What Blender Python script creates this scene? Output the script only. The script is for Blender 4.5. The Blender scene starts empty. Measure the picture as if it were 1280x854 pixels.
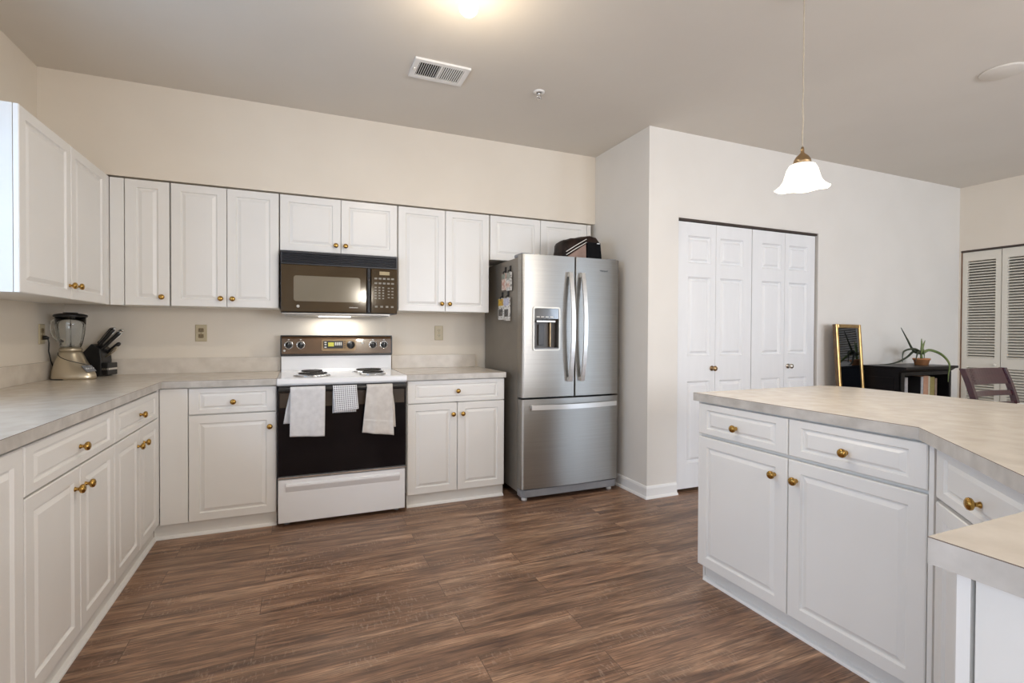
import bpy, bmesh, math, random
from mathutils import Vector, Matrix, noise as mnoise

random.seed(4)
PI = math.pi
S = bpy.context.scene
COL = S.collection

# ------------------------------------------------------------------ camera
cam_d = bpy.data.cameras.new('camera')
cam = bpy.data.objects.new('camera', cam_d)
COL.objects.link(cam)
F_PX, YAW, PITCH, ROLL, V0 = 627.18, 0.3989, -0.0114, 0.00488, 422.87
cam_d.sensor_fit = 'HORIZONTAL'
cam_d.sensor_width = 36.0
cam_d.lens = F_PX / 1280.0 * 36.0
cam_d.shift_y = (V0 - 427.0) / 1280.0
cam_d.clip_start = 0.02
cam_d.clip_end = 100
s_, c_ = math.sin(YAW), math.cos(YAW)
cp_, sp_ = math.cos(PITCH), math.sin(PITCH)
fwd = Vector((s_ * cp_, c_ * cp_, sp_))
right = Vector((c_, -s_, 0.0))
up = right.cross(fwd)
r2 = right + up * (-ROLL)
r2 = (right * math.cos(ROLL) + up * math.sin(ROLL))
u2 = (up * math.cos(ROLL) - right * math.sin(ROLL))
M = Matrix((r2, u2, -fwd)).transposed().to_4x4()
M.translation = Vector((1.3792, -4.0334, 1.2026))
cam.matrix_world = M
S.camera = cam

# ------------------------------------------------------------------ view, world, daylight
S.view_settings.view_transform = 'Standard'
S.view_settings.look = 'None'
S.view_settings.gamma = 1.0
S.view_settings.use_curve_mapping = False
S.view_settings.exposure = 0.2
S.cycles.use_denoising = True
S.cycles.max_bounces = 10
S.cycles.diffuse_bounces = 6
S.cycles.glossy_bounces = 5
S.cycles.transparent_max_bounces = 12
S.cycles.sample_clamp_indirect = 6.0

w = bpy.data.worlds.new('sky')
S.world = w
w.use_nodes = True
w.node_tree.nodes['Background'].inputs[0].default_value = (0.62, 0.78, 1.0, 1)
w.node_tree.nodes['Background'].inputs[1].default_value = 1.6


def area(name, loc, rot, sx, sy, power, color):
    d = bpy.data.lights.new(name, 'AREA')
    d.shape = 'RECTANGLE'
    d.size, d.size_y = sx, sy
    d.energy = power
    d.color = color
    o = bpy.data.objects.new(name, d)
    COL.objects.link(o)
    o.location = loc
    o.rotation_euler = rot
    return o


DAY = (0.80, 0.90, 1.0)
# daylight: sink window and dining doors; glass door and rear window added as fill
area('daylight_sink_window', (-0.30, -2.42, 1.65), (0, -PI / 2, 0), 1.15, 1.7, 24, (0.50, 0.72, 1.0))
area('added_glass_door_fill', (-0.30, -5.35, 1.15), (0, -PI / 2, 0), 2.1, 1.7, 52, (0.96, 0.97, 1.0))
area('added_rear_window_fill', (4.15, -6.95, 1.55), (PI / 2, 0, 0), 1.6, 1.3, 100, (0.98, 0.98, 1.0))
area('daylight_dining_doors', (6.70, -6.95, 1.25), (PI / 2, 0, 0), 1.6, 2.1, 74, (0.74, 0.87, 1.0))


# ------------------------------------------------------------------ materials
def mat(name, col, rough=0.5, metal=0.0, col2=None, nscale=8.0, stretch=(1, 1, 1), bump=0.0, bscale=60.0,
        bstretch=None, coat=0.0, spec=0.5, detail=4.0, lo=0.35, hi=0.65):
    m = bpy.data.materials.new(name)
    m.use_nodes = True
    nt = m.node_tree
    b = nt.nodes['Principled BSDF']
    b.inputs['Base Color'].default_value = (*col, 1)
    b.inputs['Roughness'].default_value = rough
    b.inputs['Metallic'].default_value = metal
    b.inputs['Specular IOR Level'].default_value = spec
    b.inputs['Coat Weight'].default_value = coat
    tc = nt.nodes.new('ShaderNodeTexCoord')

    def nz(scale, st, det):
        mp = nt.nodes.new('ShaderNodeMapping')
        mp.inputs['Scale'].default_value = st
        n = nt.nodes.new('ShaderNodeTexNoise')
        n.inputs['Scale'].default_value = scale
        n.inputs['Detail'].default_value = det
        nt.links.new(tc.outputs['Object'], mp.inputs[0])
        nt.links.new(mp.outputs[0], n.inputs['Vector'])
        return n
    if col2 is not None:
        n = nz(nscale, stretch, detail)
        r = nt.nodes.new('ShaderNodeValToRGB')
        r.color_ramp.elements[0].position = lo
        r.color_ramp.elements[1].position = hi
        r.color_ramp.elements[0].color = (*col, 1)
        r.color_ramp.elements[1].color = (*col2, 1)
        nt.links.new(n.outputs['Fac'], r.inputs[0])
        nt.links.new(r.outputs[0], b.inputs['Base Color'])
    if bump > 0:
        n = nz(bscale, bstretch or (1, 1, 1), 3.0)
        bp = nt.nodes.new('ShaderNodeBump')
        bp.inputs['Strength'].default_value = bump
        bp.inputs['Distance'].default_value = 0.002
        nt.links.new(n.outputs['Fac'], bp.inputs['Height'])
        nt.links.new(bp.outputs[0], b.inputs['Normal'])
    return m


def emit(name, col, strength):
    m = bpy.data.materials.new(name)
    m.use_nodes = True
    b = m.node_tree.nodes['Principled BSDF']
    b.inputs['Base Color'].default_value = (*col, 1)
    b.inputs['Emission Color'].default_value = (*col, 1)
    b.inputs['Emission Strength'].default_value = strength
    return m


def thin_glass(name, tint=(1, 1, 1), refl=0.35, rough=0.02):
    m = bpy.data.materials.new(name)
    m.use_nodes = True
    nt = m.node_tree
    nt.nodes.remove(nt.nodes['Principled BSDF'])
    out = nt.nodes['Material Output']
    t = nt.nodes.new('ShaderNodeBsdfTransparent')
    t.inputs[0].default_value = (*tint, 1)
    g = nt.nodes.new('ShaderNodeBsdfGlossy')
    g.inputs['Roughness'].default_value = rough
    lw = nt.nodes.new('ShaderNodeLayerWeight')
    lw.inputs[0].default_value = 0.5
    pw = nt.nodes.new('ShaderNodeMath')
    pw.operation = 'POWER'
    pw.inputs[1].default_value = 3.0
    nt.links.new(lw.outputs['Facing'], pw.inputs[0])
    ml = nt.nodes.new('ShaderNodeMath')
    ml.operation = 'MULTIPLY_ADD'
    ml.inputs[1].default_value = refl
    ml.inputs[2].default_value = 0.04
    nt.links.new(pw.outputs[0], ml.inputs[0])
    mx = nt.nodes.new('ShaderNodeMixShader')
    nt.links.new(ml.outputs[0], mx.inputs[0])
    nt.links.new(t.outputs[0], mx.inputs[1])
    nt.links.new(g.outputs[0], mx.inputs[2])
    nt.links.new(mx.outputs[0], out.inputs[0])
    return m


def floor_material():
    m = bpy.data.materials.new('brown_plank_vinyl')
    m.use_nodes = True
    nt = m.node_tree
    L = nt.links
    b = nt.nodes['Principled BSDF']
    tc = nt.nodes.new('ShaderNodeTexCoord')
    br = nt.nodes.new('ShaderNodeTexBrick')
    br.inputs['Scale'].default_value = 1.0
    br.inputs['Brick Width'].default_value = 1.22
    br.inputs['Row Height'].default_value = 0.152
    br.inputs['Mortar Size'].default_value = 0.0012
    br.inputs['Mortar Smooth'].default_value = 0.3
    br.inputs['Bias'].default_value = 0.0
    br.offset = 0.37
    br.offset_frequency = 2
    br.inputs['Color1'].default_value = (0, 0, 0, 1)
    br.inputs['Color2'].default_value = (1, 1, 1, 1)
    br.inputs['Mortar'].default_value = (0.0, 0.0, 0.0, 1)
    L.new(tc.outputs['Object'], br.inputs['Vector'])
    # per plank shift of the grain
    sc = nt.nodes.new('ShaderNodeVectorMath')
    sc.operation = 'SCALE'
    sc.inputs['Scale'].default_value = 7.3
    L.new(br.outputs['Color'], sc.inputs[0])
    ad = nt.nodes.new('ShaderNodeVectorMath')
    ad.operation = 'ADD'
    L.new(tc.outputs['Object'], ad.inputs[0])
    L.new(sc.outputs[0], ad.inputs[1])

    def nz(scale, st, det, dist=0.0):
        mp = nt.nodes.new('ShaderNodeMapping')
        mp.inputs['Scale'].default_value = st
        L.new(ad.outputs[0], mp.inputs[0])
        n = nt.nodes.new('ShaderNodeTexNoise')
        n.inputs['Scale'].default_value = scale
        n.inputs['Detail'].default_value = det
        n.inputs['Distortion'].default_value = dist
        L.new(mp.outputs[0], n.inputs['Vector'])
        return n
    broad = nz(2.2, (0.7, 6.0, 1), 3.5, 0.8)
    grain = nz(9.0, (0.7, 14.0, 1), 5.0, 1.2)
    saw = nz(34.0, (3.2, 0.9, 1), 2.0, 0.4)
    patch = nz(2.5, (1.0, 3.0, 1), 2.0)
    r1 = nt.nodes.new('ShaderNodeValToRGB')
    e = r1.color_ramp.elements
    e[0].position, e[0].color = 0.28, (0.112, 0.062, 0.042, 1)
    e[1].position, e[1].color = 0.74, (0.44, 0.285, 0.190, 1)
    k = r1.color_ramp.elements.new(0.5)
    k.color = (0.262, 0.152, 0.096, 1)
    L.new(broad.outputs['Fac'], r1.inputs[0])
    # grain lightening
    r2_ = nt.nodes.new('ShaderNodeValToRGB')
    r2_.color_ramp.elements[0].position = 0.40
    r2_.color_ramp.elements[1].position = 0.72
    r2_.color_ramp.elements[0].color = (0.50, 0.49, 0.48, 1)
    r2_.color_ramp.elements[1].color = (1.75, 1.68, 1.58, 1)
    L.new(grain.outputs['Fac'], r2_.inputs[0])
    mul = nt.nodes.new('ShaderNodeMix')
    mul.data_type = 'RGBA'
    mul.blend_type = 'MULTIPLY'
    mul.inputs[0].default_value = 0.75
    L.new(r1.outputs[0], mul.inputs[6])
    L.new(r2_.outputs[0], mul.inputs[7])
    # saw marks where patches allow
    r3 = nt.nodes.new('ShaderNodeValToRGB')
    r3.color_ramp.elements[0].position = 0.56
    r3.color_ramp.elements[1].position = 0.64
    L.new(saw.outputs['Fac'], r3.inputs[0])
    r4 = nt.nodes.new('ShaderNodeValToRGB')
    r4.color_ramp.elements[0].position = 0.48
    r4.color_ramp.elements[1].position = 0.62
    L.new(patch.outputs['Fac'], r4.inputs[0])
    mm = nt.nodes.new('ShaderNodeMath')
    mm.operation = 'MULTIPLY'
    L.new(r3.outputs[0], mm.inputs[0])
    L.new(r4.outputs[0], mm.inputs[1])
    mm2 = nt.nodes.new('ShaderNodeMath')
    mm2.operation = 'MULTIPLY'
    mm2.inputs[1].default_value = 0.24
    L.new(mm.outputs[0], mm2.inputs[0])
    lite = nt.nodes.new('ShaderNodeMix')
    lite.data_type = 'RGBA'
    lite.inputs[7].default_value = (0.56, 0.43, 0.33, 1)
    L.new(mm2.outputs[0], lite.inputs[0])
    L.new(mul.outputs[2], lite.inputs[6])
    # plank to plank tone
    tone = nt.nodes.new('ShaderNodeMapRange')
    tone.inputs['To Min'].default_value = 0.88
    tone.inputs['To Max'].default_value = 1.12
    L.new(br.outputs['Color'], tone.inputs['Value'])
    fin = nt.nodes.new('ShaderNodeVectorMath')
    fin.operation = 'SCALE'
    L.new(lite.outputs[2], fin.inputs[0])
    L.new(tone.outputs[0], fin.inputs['Scale'])
    seam = nt.nodes.new('ShaderNodeMix')
    seam.data_type = 'RGBA'
    seam.inputs[7].default_value = (0.09, 0.052, 0.034, 1)
    L.new(br.outputs['Fac'], seam.inputs[0])
    L.new(fin.outputs[0], seam.inputs[6])
    L.new(seam.outputs[2], b.inputs['Base Color'])
    rr = nt.nodes.new('ShaderNodeMapRange')
    rr.inputs['To Min'].default_value = 0.27
    rr.inputs['To Max'].default_value = 0.50
    L.new(grain.outputs['Fac'], rr.inputs['Value'])
    L.new(rr.outputs[0], b.inputs['Roughness'])
    bp = nt.nodes.new('ShaderNodeBump')
    bp.inputs['Strength'].default_value = 0.25
    bp.inputs['Distance'].default_value = 0.001
    L.new(grain.outputs['Fac'], bp.inputs['Height'])
    L.new(bp.outputs[0], b.inputs['Normal'])
    return m


def gingham_material():
    m = bpy.data.materials.new('checked_cloth')
    m.use_nodes = True
    nt = m.node_tree
    L = nt.links
    b = nt.nodes['Principled BSDF']
    b.inputs['Roughness'].default_value = 0.9
    tc = nt.nodes.new('ShaderNodeTexCoord')
    sp = nt.nodes.new('ShaderNodeSeparateXYZ')
    L.new(tc.outputs['UV'], sp.inputs[0])

    def stripe(sock):
        a = nt.nodes.new('ShaderNodeMath')
        a.operation = 'MULTIPLY'
        a.inputs[1].default_value = 1.0 / 0.0125
        L.new(sock, a.inputs[0])
        f = nt.nodes.new('ShaderNodeMath')
        f.operation = 'FRACT'
        L.new(a.outputs[0], f.inputs[0])
        g = nt.nodes.new('ShaderNodeMath')
        g.operation = 'LESS_THAN'
        g.inputs[1].default_value = 0.46
        L.new(f.outputs[0], g.inputs[0])
        return g
    sx, sz = stripe(sp.outputs[0]), stripe(sp.outputs[1])
    ad = nt.nodes.new('ShaderNodeMath')
    ad.operation = 'ADD'
    L.new(sx.outputs[0], ad.inputs[0])
    L.new(sz.outputs[0], ad.inputs[1])
    r = nt.nodes.new('ShaderNodeValToRGB')
    r.color_ramp.interpolation = 'CONSTANT'
    r.color_ramp.elements[0].color = (0.03, 0.03, 0.045, 1)
    r.color_ramp.elements[1].position = 0.75
    r.color_ramp.elements[1].color = (0.85, 0.85, 0.86, 1)
    k = r.color_ramp.elements.new(0.3)
    k.color = (0.80, 0.80, 0.82, 1)
    hf = nt.nodes.new('ShaderNodeMath')
    hf.operation = 'MULTIPLY'
    hf.inputs[1].default_value = 0.5
    L.new(ad.outputs[0], hf.inputs[0])
    L.new(hf.outputs[0], r.inputs[0])
    L.new(r.outputs[0], b.inputs['Base Color'])
    return m


M_WALL = mat('cream_wall_paint', (0.76, 0.69, 0.59), 0.75, col2=(0.78, 0.71, 0.61), nscale=3, bump=0.12, bscale=160)
M_WALL_DAYLIT = mat('daylight_tinted_wall_paint', (0.75, 0.715, 0.66), 0.75, col2=(0.77, 0.735, 0.68), nscale=3, bump=0.12, bscale=160)  # same wall paint made cooler: daylight tint put into the colour
M_CEIL = mat('ceiling_paint', (0.68, 0.635, 0.57), 0.85, col2=(0.70, 0.655, 0.59), nscale=2, bump=0.1, bscale=140)
M_TRIM = mat('white_trim_paint', (0.82, 0.81, 0.79), 0.4, col2=(0.84, 0.83, 0.81), nscale=5)
M_FLOOR = floor_material()
M_CAB = mat('white_thermofoil', (0.80, 0.785, 0.755), 0.33, col2=(0.82, 0.805, 0.775), nscale=3)
M_CABIN = mat('white_melamine', (0.74, 0.725, 0.69), 0.45, col2=(0.76, 0.745, 0.71), nscale=5)
M_TOP = mat('beige_laminate', (0.60, 0.535, 0.455), 0.24, col2=(0.70, 0.635, 0.55), nscale=14, detail=8, lo=0.30, hi=0.70)
M_EDGE_SHADE = mat('shaded_laminate_edge', (0.45, 0.42, 0.38), 0.38, col2=(0.62, 0.585, 0.54), nscale=16, detail=8, lo=0.3, hi=0.7)  # same laminate but greyer: shade on the edges put into the colour
M_SEAM = mat('brown_laminate_seam', (0.14, 0.10, 0.075), 0.6, col2=(0.18, 0.13, 0.1), nscale=20)
M_BRASS = mat('aged_brass', (0.62, 0.38, 0.10), 0.22, 1.0, col2=(0.36, 0.21, 0.06), nscale=90)
M_NICKEL = mat('satin_nickel', (0.62, 0.58, 0.50), 0.28, 1.0, col2=(0.5, 0.46, 0.4), nscale=80)
M_STEEL = mat('brushed_stainless', (0.335, 0.322, 0.30), 0.27, 1.0, col2=(0.36, 0.346, 0.323), nscale=3.0,
              stretch=(0.6, 1, 60), bump=0.05, bscale=6, bstretch=(1, 1, 90))
_nt = M_STEEL.node_tree
_b = _nt.nodes['Principled BSDF']
_b.inputs['Anisotropic'].default_value = 0.75
_b.inputs['Roughness'].default_value = 0.36
_b.inputs['Anisotropic Rotation'].default_value = 0.25
_tg = _nt.nodes.new('ShaderNodeTangent')
_tg.direction_type = 'RADIAL'
_tg.axis = 'Z'
_nt.links.new(_tg.outputs[0], _b.inputs['Tangent'])
M_STEELH = mat('polished_steel_handle', (0.82, 0.81, 0.79), 0.34, 1.0, col2=(0.78, 0.77, 0.75), nscale=4, stretch=(1, 1, 20))
M_TAUPE = mat('taupe_painted_steel', (0.21, 0.185, 0.155), 0.42, 0.3, col2=(0.23, 0.205, 0.17), nscale=6, bump=0.1, bscale=220)
M_GREYP = mat('grey_plastic', (0.22, 0.225, 0.24), 0.45, col2=(0.25, 0.255, 0.27), nscale=12)
M_BLACK = mat('black_plastic', (0.012, 0.012, 0.013), 0.32, col2=(0.018, 0.017, 0.017), nscale=20)
M_BLKGL = mat('black_oven_glass', (0.006, 0.005, 0.006), 0.07, col2=(0.009, 0.007, 0.008), nscale=6, spec=0.18)
M_BRNGL = mat('smoked_brown_glass', (0.045, 0.026, 0.010), 0.08, col2=(0.060, 0.036, 0.014), nscale=4, spec=0.45)
M_MWWIN = mat('microwave_window_mesh', (0.17, 0.145, 0.10), 0.12, col2=(0.19, 0.16, 0.115), nscale=3, spec=0.7)
M_BRNPAN = mat('brown_control_glass', (0.095, 0.050, 0.024), 0.16, col2=(0.12, 0.065, 0.032), nscale=5, coat=0.5)
M_ENAMEL = mat('white_enamel', (0.83, 0.83, 0.84), 0.18, col2=(0.85, 0.85, 0.86), nscale=3, coat=0.3)
M_CHROME = mat('chrome', (0.72, 0.72, 0.72), 0.10, 1.0, col2=(0.66, 0.66, 0.66), nscale=20)
M_COIL = mat('dark_burner_coil', (0.03, 0.027, 0.025), 0.5, 0.6, col2=(0.05, 0.045, 0.04), nscale=30)
M_MARK = mat('pale_printed_marks', (0.62, 0.60, 0.55), 0.5, col2=(0.66, 0.64, 0.6), nscale=30)
M_DISP = emit('green_led_display', (0.45, 0.42, 0.06), 0.35)
M_DISPB = mat('amber_unlit_display', (0.36, 0.28, 0.14), 0.3, col2=(0.40, 0.31, 0.16), nscale=10)
M_ALMOND = mat('almond_plastic', (0.50, 0.42, 0.27), 0.4, col2=(0.54, 0.46, 0.30), nscale=12)
M_SOCK = mat('brown_socket_plastic', (0.21, 0.15, 0.07), 0.45, col2=(0.25, 0.18, 0.09), nscale=20)
M_TOWEL1 = mat('grey_white_terry', (0.63, 0.62, 0.62), 0.95, col2=(0.72, 0.71, 0.71), nscale=26, bump=0.5, bscale=260)
M_TOWEL2 = mat('beige_terry', (0.58, 0.54, 0.50), 0.95, col2=(0.67, 0.635, 0.59), nscale=24, bump=0.6, bscale=240)
M_HEM = mat('woven_towel_band', (0.70, 0.67, 0.63), 0.8, col2=(0.66, 0.63, 0.59), nscale=60)
M_CHECK = gingham_material()
M_BAGK = mat('dark_brown_nylon', (0.008, 0.005, 0.004), 0.55, col2=(0.035, 0.018, 0.012), nscale=18, spec=0.2)
M_BAGB = mat('black_nylon', (0.004, 0.004, 0.005), 0.8, col2=(0.007, 0.007, 0.008), nscale=20, spec=0.1)
M_BAGF = mat('taupe_mesh_pocket', (0.20, 0.125, 0.095), 0.6, col2=(0.27, 0.175, 0.14), nscale=16)
M_PIPE = mat('white_piping', (0.75, 0.72, 0.68), 0.6, col2=(0.7, 0.67, 0.63), nscale=30)
M_CHAMP = mat('champagne_metallic', (0.56, 0.49, 0.37), 0.30, 0.85, col2=(0.60, 0.53, 0.41), nscale=4)
M_JAR = mat('clear_jar_glass', (0.95, 0.97, 0.97), 0.02)
M_JAR.node_tree.nodes['Principled BSDF'].inputs['Transmission Weight'].default_value = 1.0
M_JAR.node_tree.nodes['Principled BSDF'].inputs['IOR'].default_value = 1.48
M_PANE = thin_glass('window_glass', (0.97, 0.98, 1.0), 0.12, 0.01)
M_OPAL = emit('lit_opal_glass', (1.0, 0.95, 0.86), 0.8)
M_BULB = emit('lit_bulb', (1.0, 0.90, 0.74), 8.0)
M_GLOBE = emit('lit_white_globe', (1.0, 0.93, 0.82), 2.2)
M_CORD = mat('cream_lamp_cord', (0.45, 0.38, 0.28), 0.6, col2=(0.5, 0.43, 0.33), nscale=60)
M_LAMPBR = mat('antique_brass_cap', (0.34, 0.23, 0.12), 0.35, 1.0, col2=(0.42, 0.29, 0.16), nscale=20)
M_GOLD = mat('gold_frame', (0.55, 0.36, 0.14), 0.32, 0.8, col2=(0.44, 0.27, 0.10), nscale=30)
M_FRSIDE = mat('brown_frame_side', (0.10, 0.055, 0.022), 0.45, col2=(0.14, 0.08, 0.035), nscale=20)
M_MIRROR = mat('dark_tinted_mirror', (0.10, 0.115, 0.15), 0.02, 1.0, col2=(0.13, 0.145, 0.185), nscale=5)
M_BOOKC = mat('black_lacquered_wood', (0.008, 0.007, 0.007), 0.35, col2=(0.012, 0.010, 0.010), nscale=6, stretch=(1, 1, 8), spec=0.22)
M_TERRA = mat('terracotta', (0.42, 0.175, 0.065), 0.8, col2=(0.48, 0.21, 0.085), nscale=25)
M_SOIL = mat('potting_soil', (0.04, 0.025, 0.015), 0.95, col2=(0.08, 0.05, 0.03), nscale=60, bump=0.8)
M_LEAFG = mat('green_aloe_leaf', (0.10, 0.16, 0.045), 0.45, col2=(0.20, 0.24, 0.08), nscale=14)
M_LEAFD = mat('dark_aloe_leaf', (0.030, 0.040, 0.022), 0.5, col2=(0.055, 0.065, 0.035), nscale=18)
M_CHERRY = mat('dark_cherry_wood', (0.040, 0.010, 0.016), 0.20, col2=(0.060, 0.015, 0.020), nscale=5, stretch=(1, 1, 10), coat=0.4)
M_TABLE = mat('white_table_laminate', (0.80, 0.79, 0.77), 0.35, col2=(0.83, 0.82, 0.80), nscale=6)
M_LOUV = mat('cream_louver_paint', (0.74, 0.70, 0.61), 0.5, col2=(0.76, 0.72, 0.63), nscale=5)
M_DOORW = mat('white_moulded_door', (0.78, 0.78, 0.78), 0.42, col2=(0.80, 0.80, 0.80), nscale=4, stretch=(6, 6, 0.8), bump=0.12,
              bscale=30, bstretch=(3, 3, 0.25))
M_DARKM = mat('dark_track_metal', (0.055, 0.040, 0.032), 0.5, 0.3, col2=(0.075, 0.055, 0.045), nscale=20)
M_DUCT = mat('dark_duct', (0.02, 0.016, 0.013), 0.9, col2=(0.03, 0.025, 0.02), nscale=9)
M_ROSE = mat('pink_print', (0.55, 0.30, 0.24), 0.4, col2=(0.70, 0.62, 0.55), nscale=45, detail=2, lo=0.45, hi=0.55)
M_PAPER = mat('white_print', (0.70, 0.69, 0.66), 0.4, col2=(0.28, 0.26, 0.24), nscale=60, detail=2, lo=0.52, hi=0.60)
M_YELL = mat('yellow_print', (0.70, 0.45, 0.05), 0.4, col2=(0.45, 0.25, 0.05), nscale=50, lo=0.45, hi=0.6)
M_LAV = mat('lavender_print', (0.42, 0.42, 0.58), 0.4, col2=(0.62, 0.62, 0.68), nscale=50)


# ------------------------------------------------------------------ mesh helpers
class MB:
    """collects shapes and links them as one mesh object"""

    def __init__(self):
        self.v, self.f, self.s, self.m = [], [], [], []
        self.slot = 0

    def add(self, verts, faces, smooth=False):
        o = len(self.v)
        self.v += [tuple(p) for p in verts]
        for f in faces:
            self.f.append([i + o for i in f])
            self.s.append(smooth)
            self.m.append(self.slot)
        return self

    def box(self, x0, x1, y0, y1, z0, z1, b=0.0):
        if b <= 0:
            vs = [(x, y, z) for z in (z0, z1) for y in (y0, y1) for x in (x0, x1)]
            return self.add(vs, [(0, 2, 3, 1), (4, 5, 7, 6), (0, 1, 5, 4), (2, 6, 7, 3), (0, 4, 6, 2), (1, 3, 7, 5)])
        bm = bmesh.new()
        bmesh.ops.create_cube(bm, size=1.0)
        bmesh.ops.scale(bm, vec=(x1 - x0, y1 - y0, z1 - z0), verts=bm.verts)
        bmesh.ops.translate(bm, vec=((x0 + x1) / 2, (y0 + y1) / 2, (z0 + z1) / 2), verts=bm.verts)
        bmesh.ops.bevel(bm, geom=bm.edges[:], offset=b, segments=2, profile=0.5, affect='EDGES')
        return self.bm(bm)

    def bm(self, bm, smooth=False):
        bm.verts.ensure_lookup_table()
        bm.verts.index_update()
        self.add([v.co[:] for v in bm.verts], [[v.index for v in f.verts] for f in bm.faces], smooth)
        bm.free()
        return self

    def lathe(self, prof, seg=28, c=(0, 0, 0), axis='z', cap=True, smooth=True):
        vs, fs = [], []
        n = len(prof)
        for i in range(seg):
            a = 2 * PI * i / seg
            for r, h in prof:
                x, y, z = r * math.cos(a), r * math.sin(a), h
                if axis == 'y':
                    x, y, z = x, -z, y       # height runs towards -y
                elif axis == 'x':
                    x, y, z = z, x, y
                vs.append((x + c[0], y + c[1], z + c[2]))
        for i in range(seg):
            j = (i + 1) % seg
            for k in range(n - 1):
                fs.append((i * n + k, j * n + k, j * n + k + 1, i * n + k + 1))
        self.add(vs, fs, smooth)
        if cap:
            for k in (0, n - 1):
                if prof[k][0] > 1e-5:
                    self.add([vs[i * n + k] for i in range(seg)], [list(range(seg))])
        return self

    def tube(self, path, rad, seg=8, smooth=True, flat=None):
        """tube along a path; rad is a number or a list; flat=(a,b) makes an elliptical section"""
        P = [Vector(p) for p in path]
        n = len(P)
        R = rad if isinstance(rad, (list, tuple)) else [rad] * n
        vs, fs = [], []
        prev = None
        for i in range(n):
            t = (P[min(i + 1, n - 1)] - P[max(i - 1, 0)]).normalized()
            if prev is None:
                u = t.cross(Vector((0, 0, 1)))
                if u.length < 1e-3:
                    u = t.cross(Vector((0, 1, 0)))
                u.normalize()
            else:
                u = (prev - t * prev.dot(t)).normalized()
            prev = u
            v = t.cross(u)
            for k in range(seg):
                a = 2 * PI * k / seg
                vs.append(P[i] + (u * math.cos(a) + v * math.sin(a)) * R[i])
        for i in range(n - 1):
            for k in range(seg):
                l = (k + 1) % seg
                fs.append((i * seg + k, i * seg + l, (i + 1) * seg + l, (i + 1) * seg + k))
        fs.append(list(range(seg))[::-1])
        fs.append([(n - 1) * seg + k for k in range(seg)])
        return self.add(vs, fs, smooth)

    def prism(self, poly, h0, h1, axis='z', b=0.0):
        """extrudes a polygon; axis z: (x,y) poly; axis y: (x,z) poly; axis x: (y,z) poly"""
        def at(p, h):
            return {'z': (p[0], p[1], h), 'y': (p[0], h, p[1]), 'x': (h, p[0], p[1])}[axis]
        n = len(poly)
        vs = [at(p, h0) for p in poly] + [at(p, h1) for p in poly]
        fs = [list(range(n))[::-1], [n + i for i in range(n)]]
        fs += [(i, (i + 1) % n, n + (i + 1) % n, n + i) for i in range(n)]
        if b <= 0:
            return self.add(vs, fs)
        bm = bmesh.new()
        bv = [bm.verts.new(v) for v in vs]
        for f in fs:
            bm.faces.new([bv[i] for i in f])
        bmesh.ops.recalc_face_normals(bm, faces=bm.faces[:])
        bmesh.ops.bevel(bm, geom=bm.edges[:], offset=b, segments=2, profile=0.5, affect='EDGES')
        return self.bm(bm)

    def loops(self, x0, x1, z0, z1, prof, back=True):
        """nested rectangles in the xz plane: prof = (inset x, inset z, y)"""
        vs, fs = [], []
        for ix, iz, y in prof:
            vs += [(x0 + ix, y, z0 + iz), (x1 - ix, y, z0 + iz), (x1 - ix, y, z1 - iz), (x0 + ix, y, z1 - iz)]
        for k in range(len(prof) - 1):
            for i in range(4):
                j = (i + 1) % 4
                fs.append((k * 4 + i, k * 4 + j, k * 4 + 4 + j, k * 4 + 4 + i))
        k = (len(prof) - 1) * 4
        fs.append((k, k + 1, k + 2, k + 3))
        if back:
            fs.append((3, 2, 1, 0))
        return self.add(vs, fs)

    def build(self, name, material, parent=None, normals=True):
        me = bpy.data.meshes.new(name)
        me.from_pydata(self.v, [], self.f)
        for k, p in enumerate(me.polygons):
            p.use_smooth = self.s[k]
            p.material_index = self.m[k]
        if normals:
            bm = bmesh.new()
            bm.from_mesh(me)
            bmesh.ops.remove_doubles(bm, verts=bm.verts[:], dist=1e-6)
            bmesh.ops.recalc_face_normals(bm, faces=bm.faces[:])
            bm.to_mesh(me)
            bm.free()
        for mm in (material if isinstance(material, (list, tuple)) else [material]):
            me.materials.append(mm)
        return link(name, me, parent)


def link(name, data, parent=None, loc=None):
    o = bpy.data.objects.new(name, data)
    COL.objects.link(o)
    if parent is not None:
        o.parent = parent
    if loc is not None:
        o.location = loc
    return o


def tag(o, label, cat, group=None):
    o['label'] = label
    o['category'] = cat
    if group:
        o['group'] = group
    return o


def thing(name, label, cat, loc=(0, 0, 0), rz=0.0, group=None):
    o = link(name, None, None, loc)
    o.rotation_euler = (0, 0, rz)
    return tag(o, label, cat, group)


def struct(o, label=None):
    o['kind'] = 'structure'
    if label:
        o['label'] = label
        o['category'] = o.name.split('_')[0].split('.')[0]
    return o


def circ(cx, cy, r, a0, a1, n):
    return [(cx + r * math.cos(a0 + (a1 - a0) * i / n), cy + r * math.sin(a0 + (a1 - a0) * i / n)) for i in range(n + 1)]


def rrect(x0, x1, y0, y1, r, n=5):
    return (circ(x1 - r, y1 - r, r, 0, PI / 2, n) + circ(x0 + r, y1 - r, r, PI / 2, PI, n)
            + circ(x0 + r, y0 + r, r, PI, 1.5 * PI, n) + circ(x1 - r, y0 + r, r, 1.5 * PI, 2 * PI, n))


# ------------------------------------------------------------------ room shell
ZC = 2.70
XP, YP, XR, YR = 3.70, -1.0644, 7.6025, -6.6      # alcove wall, pantry wall, right wall, rear wall

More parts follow.
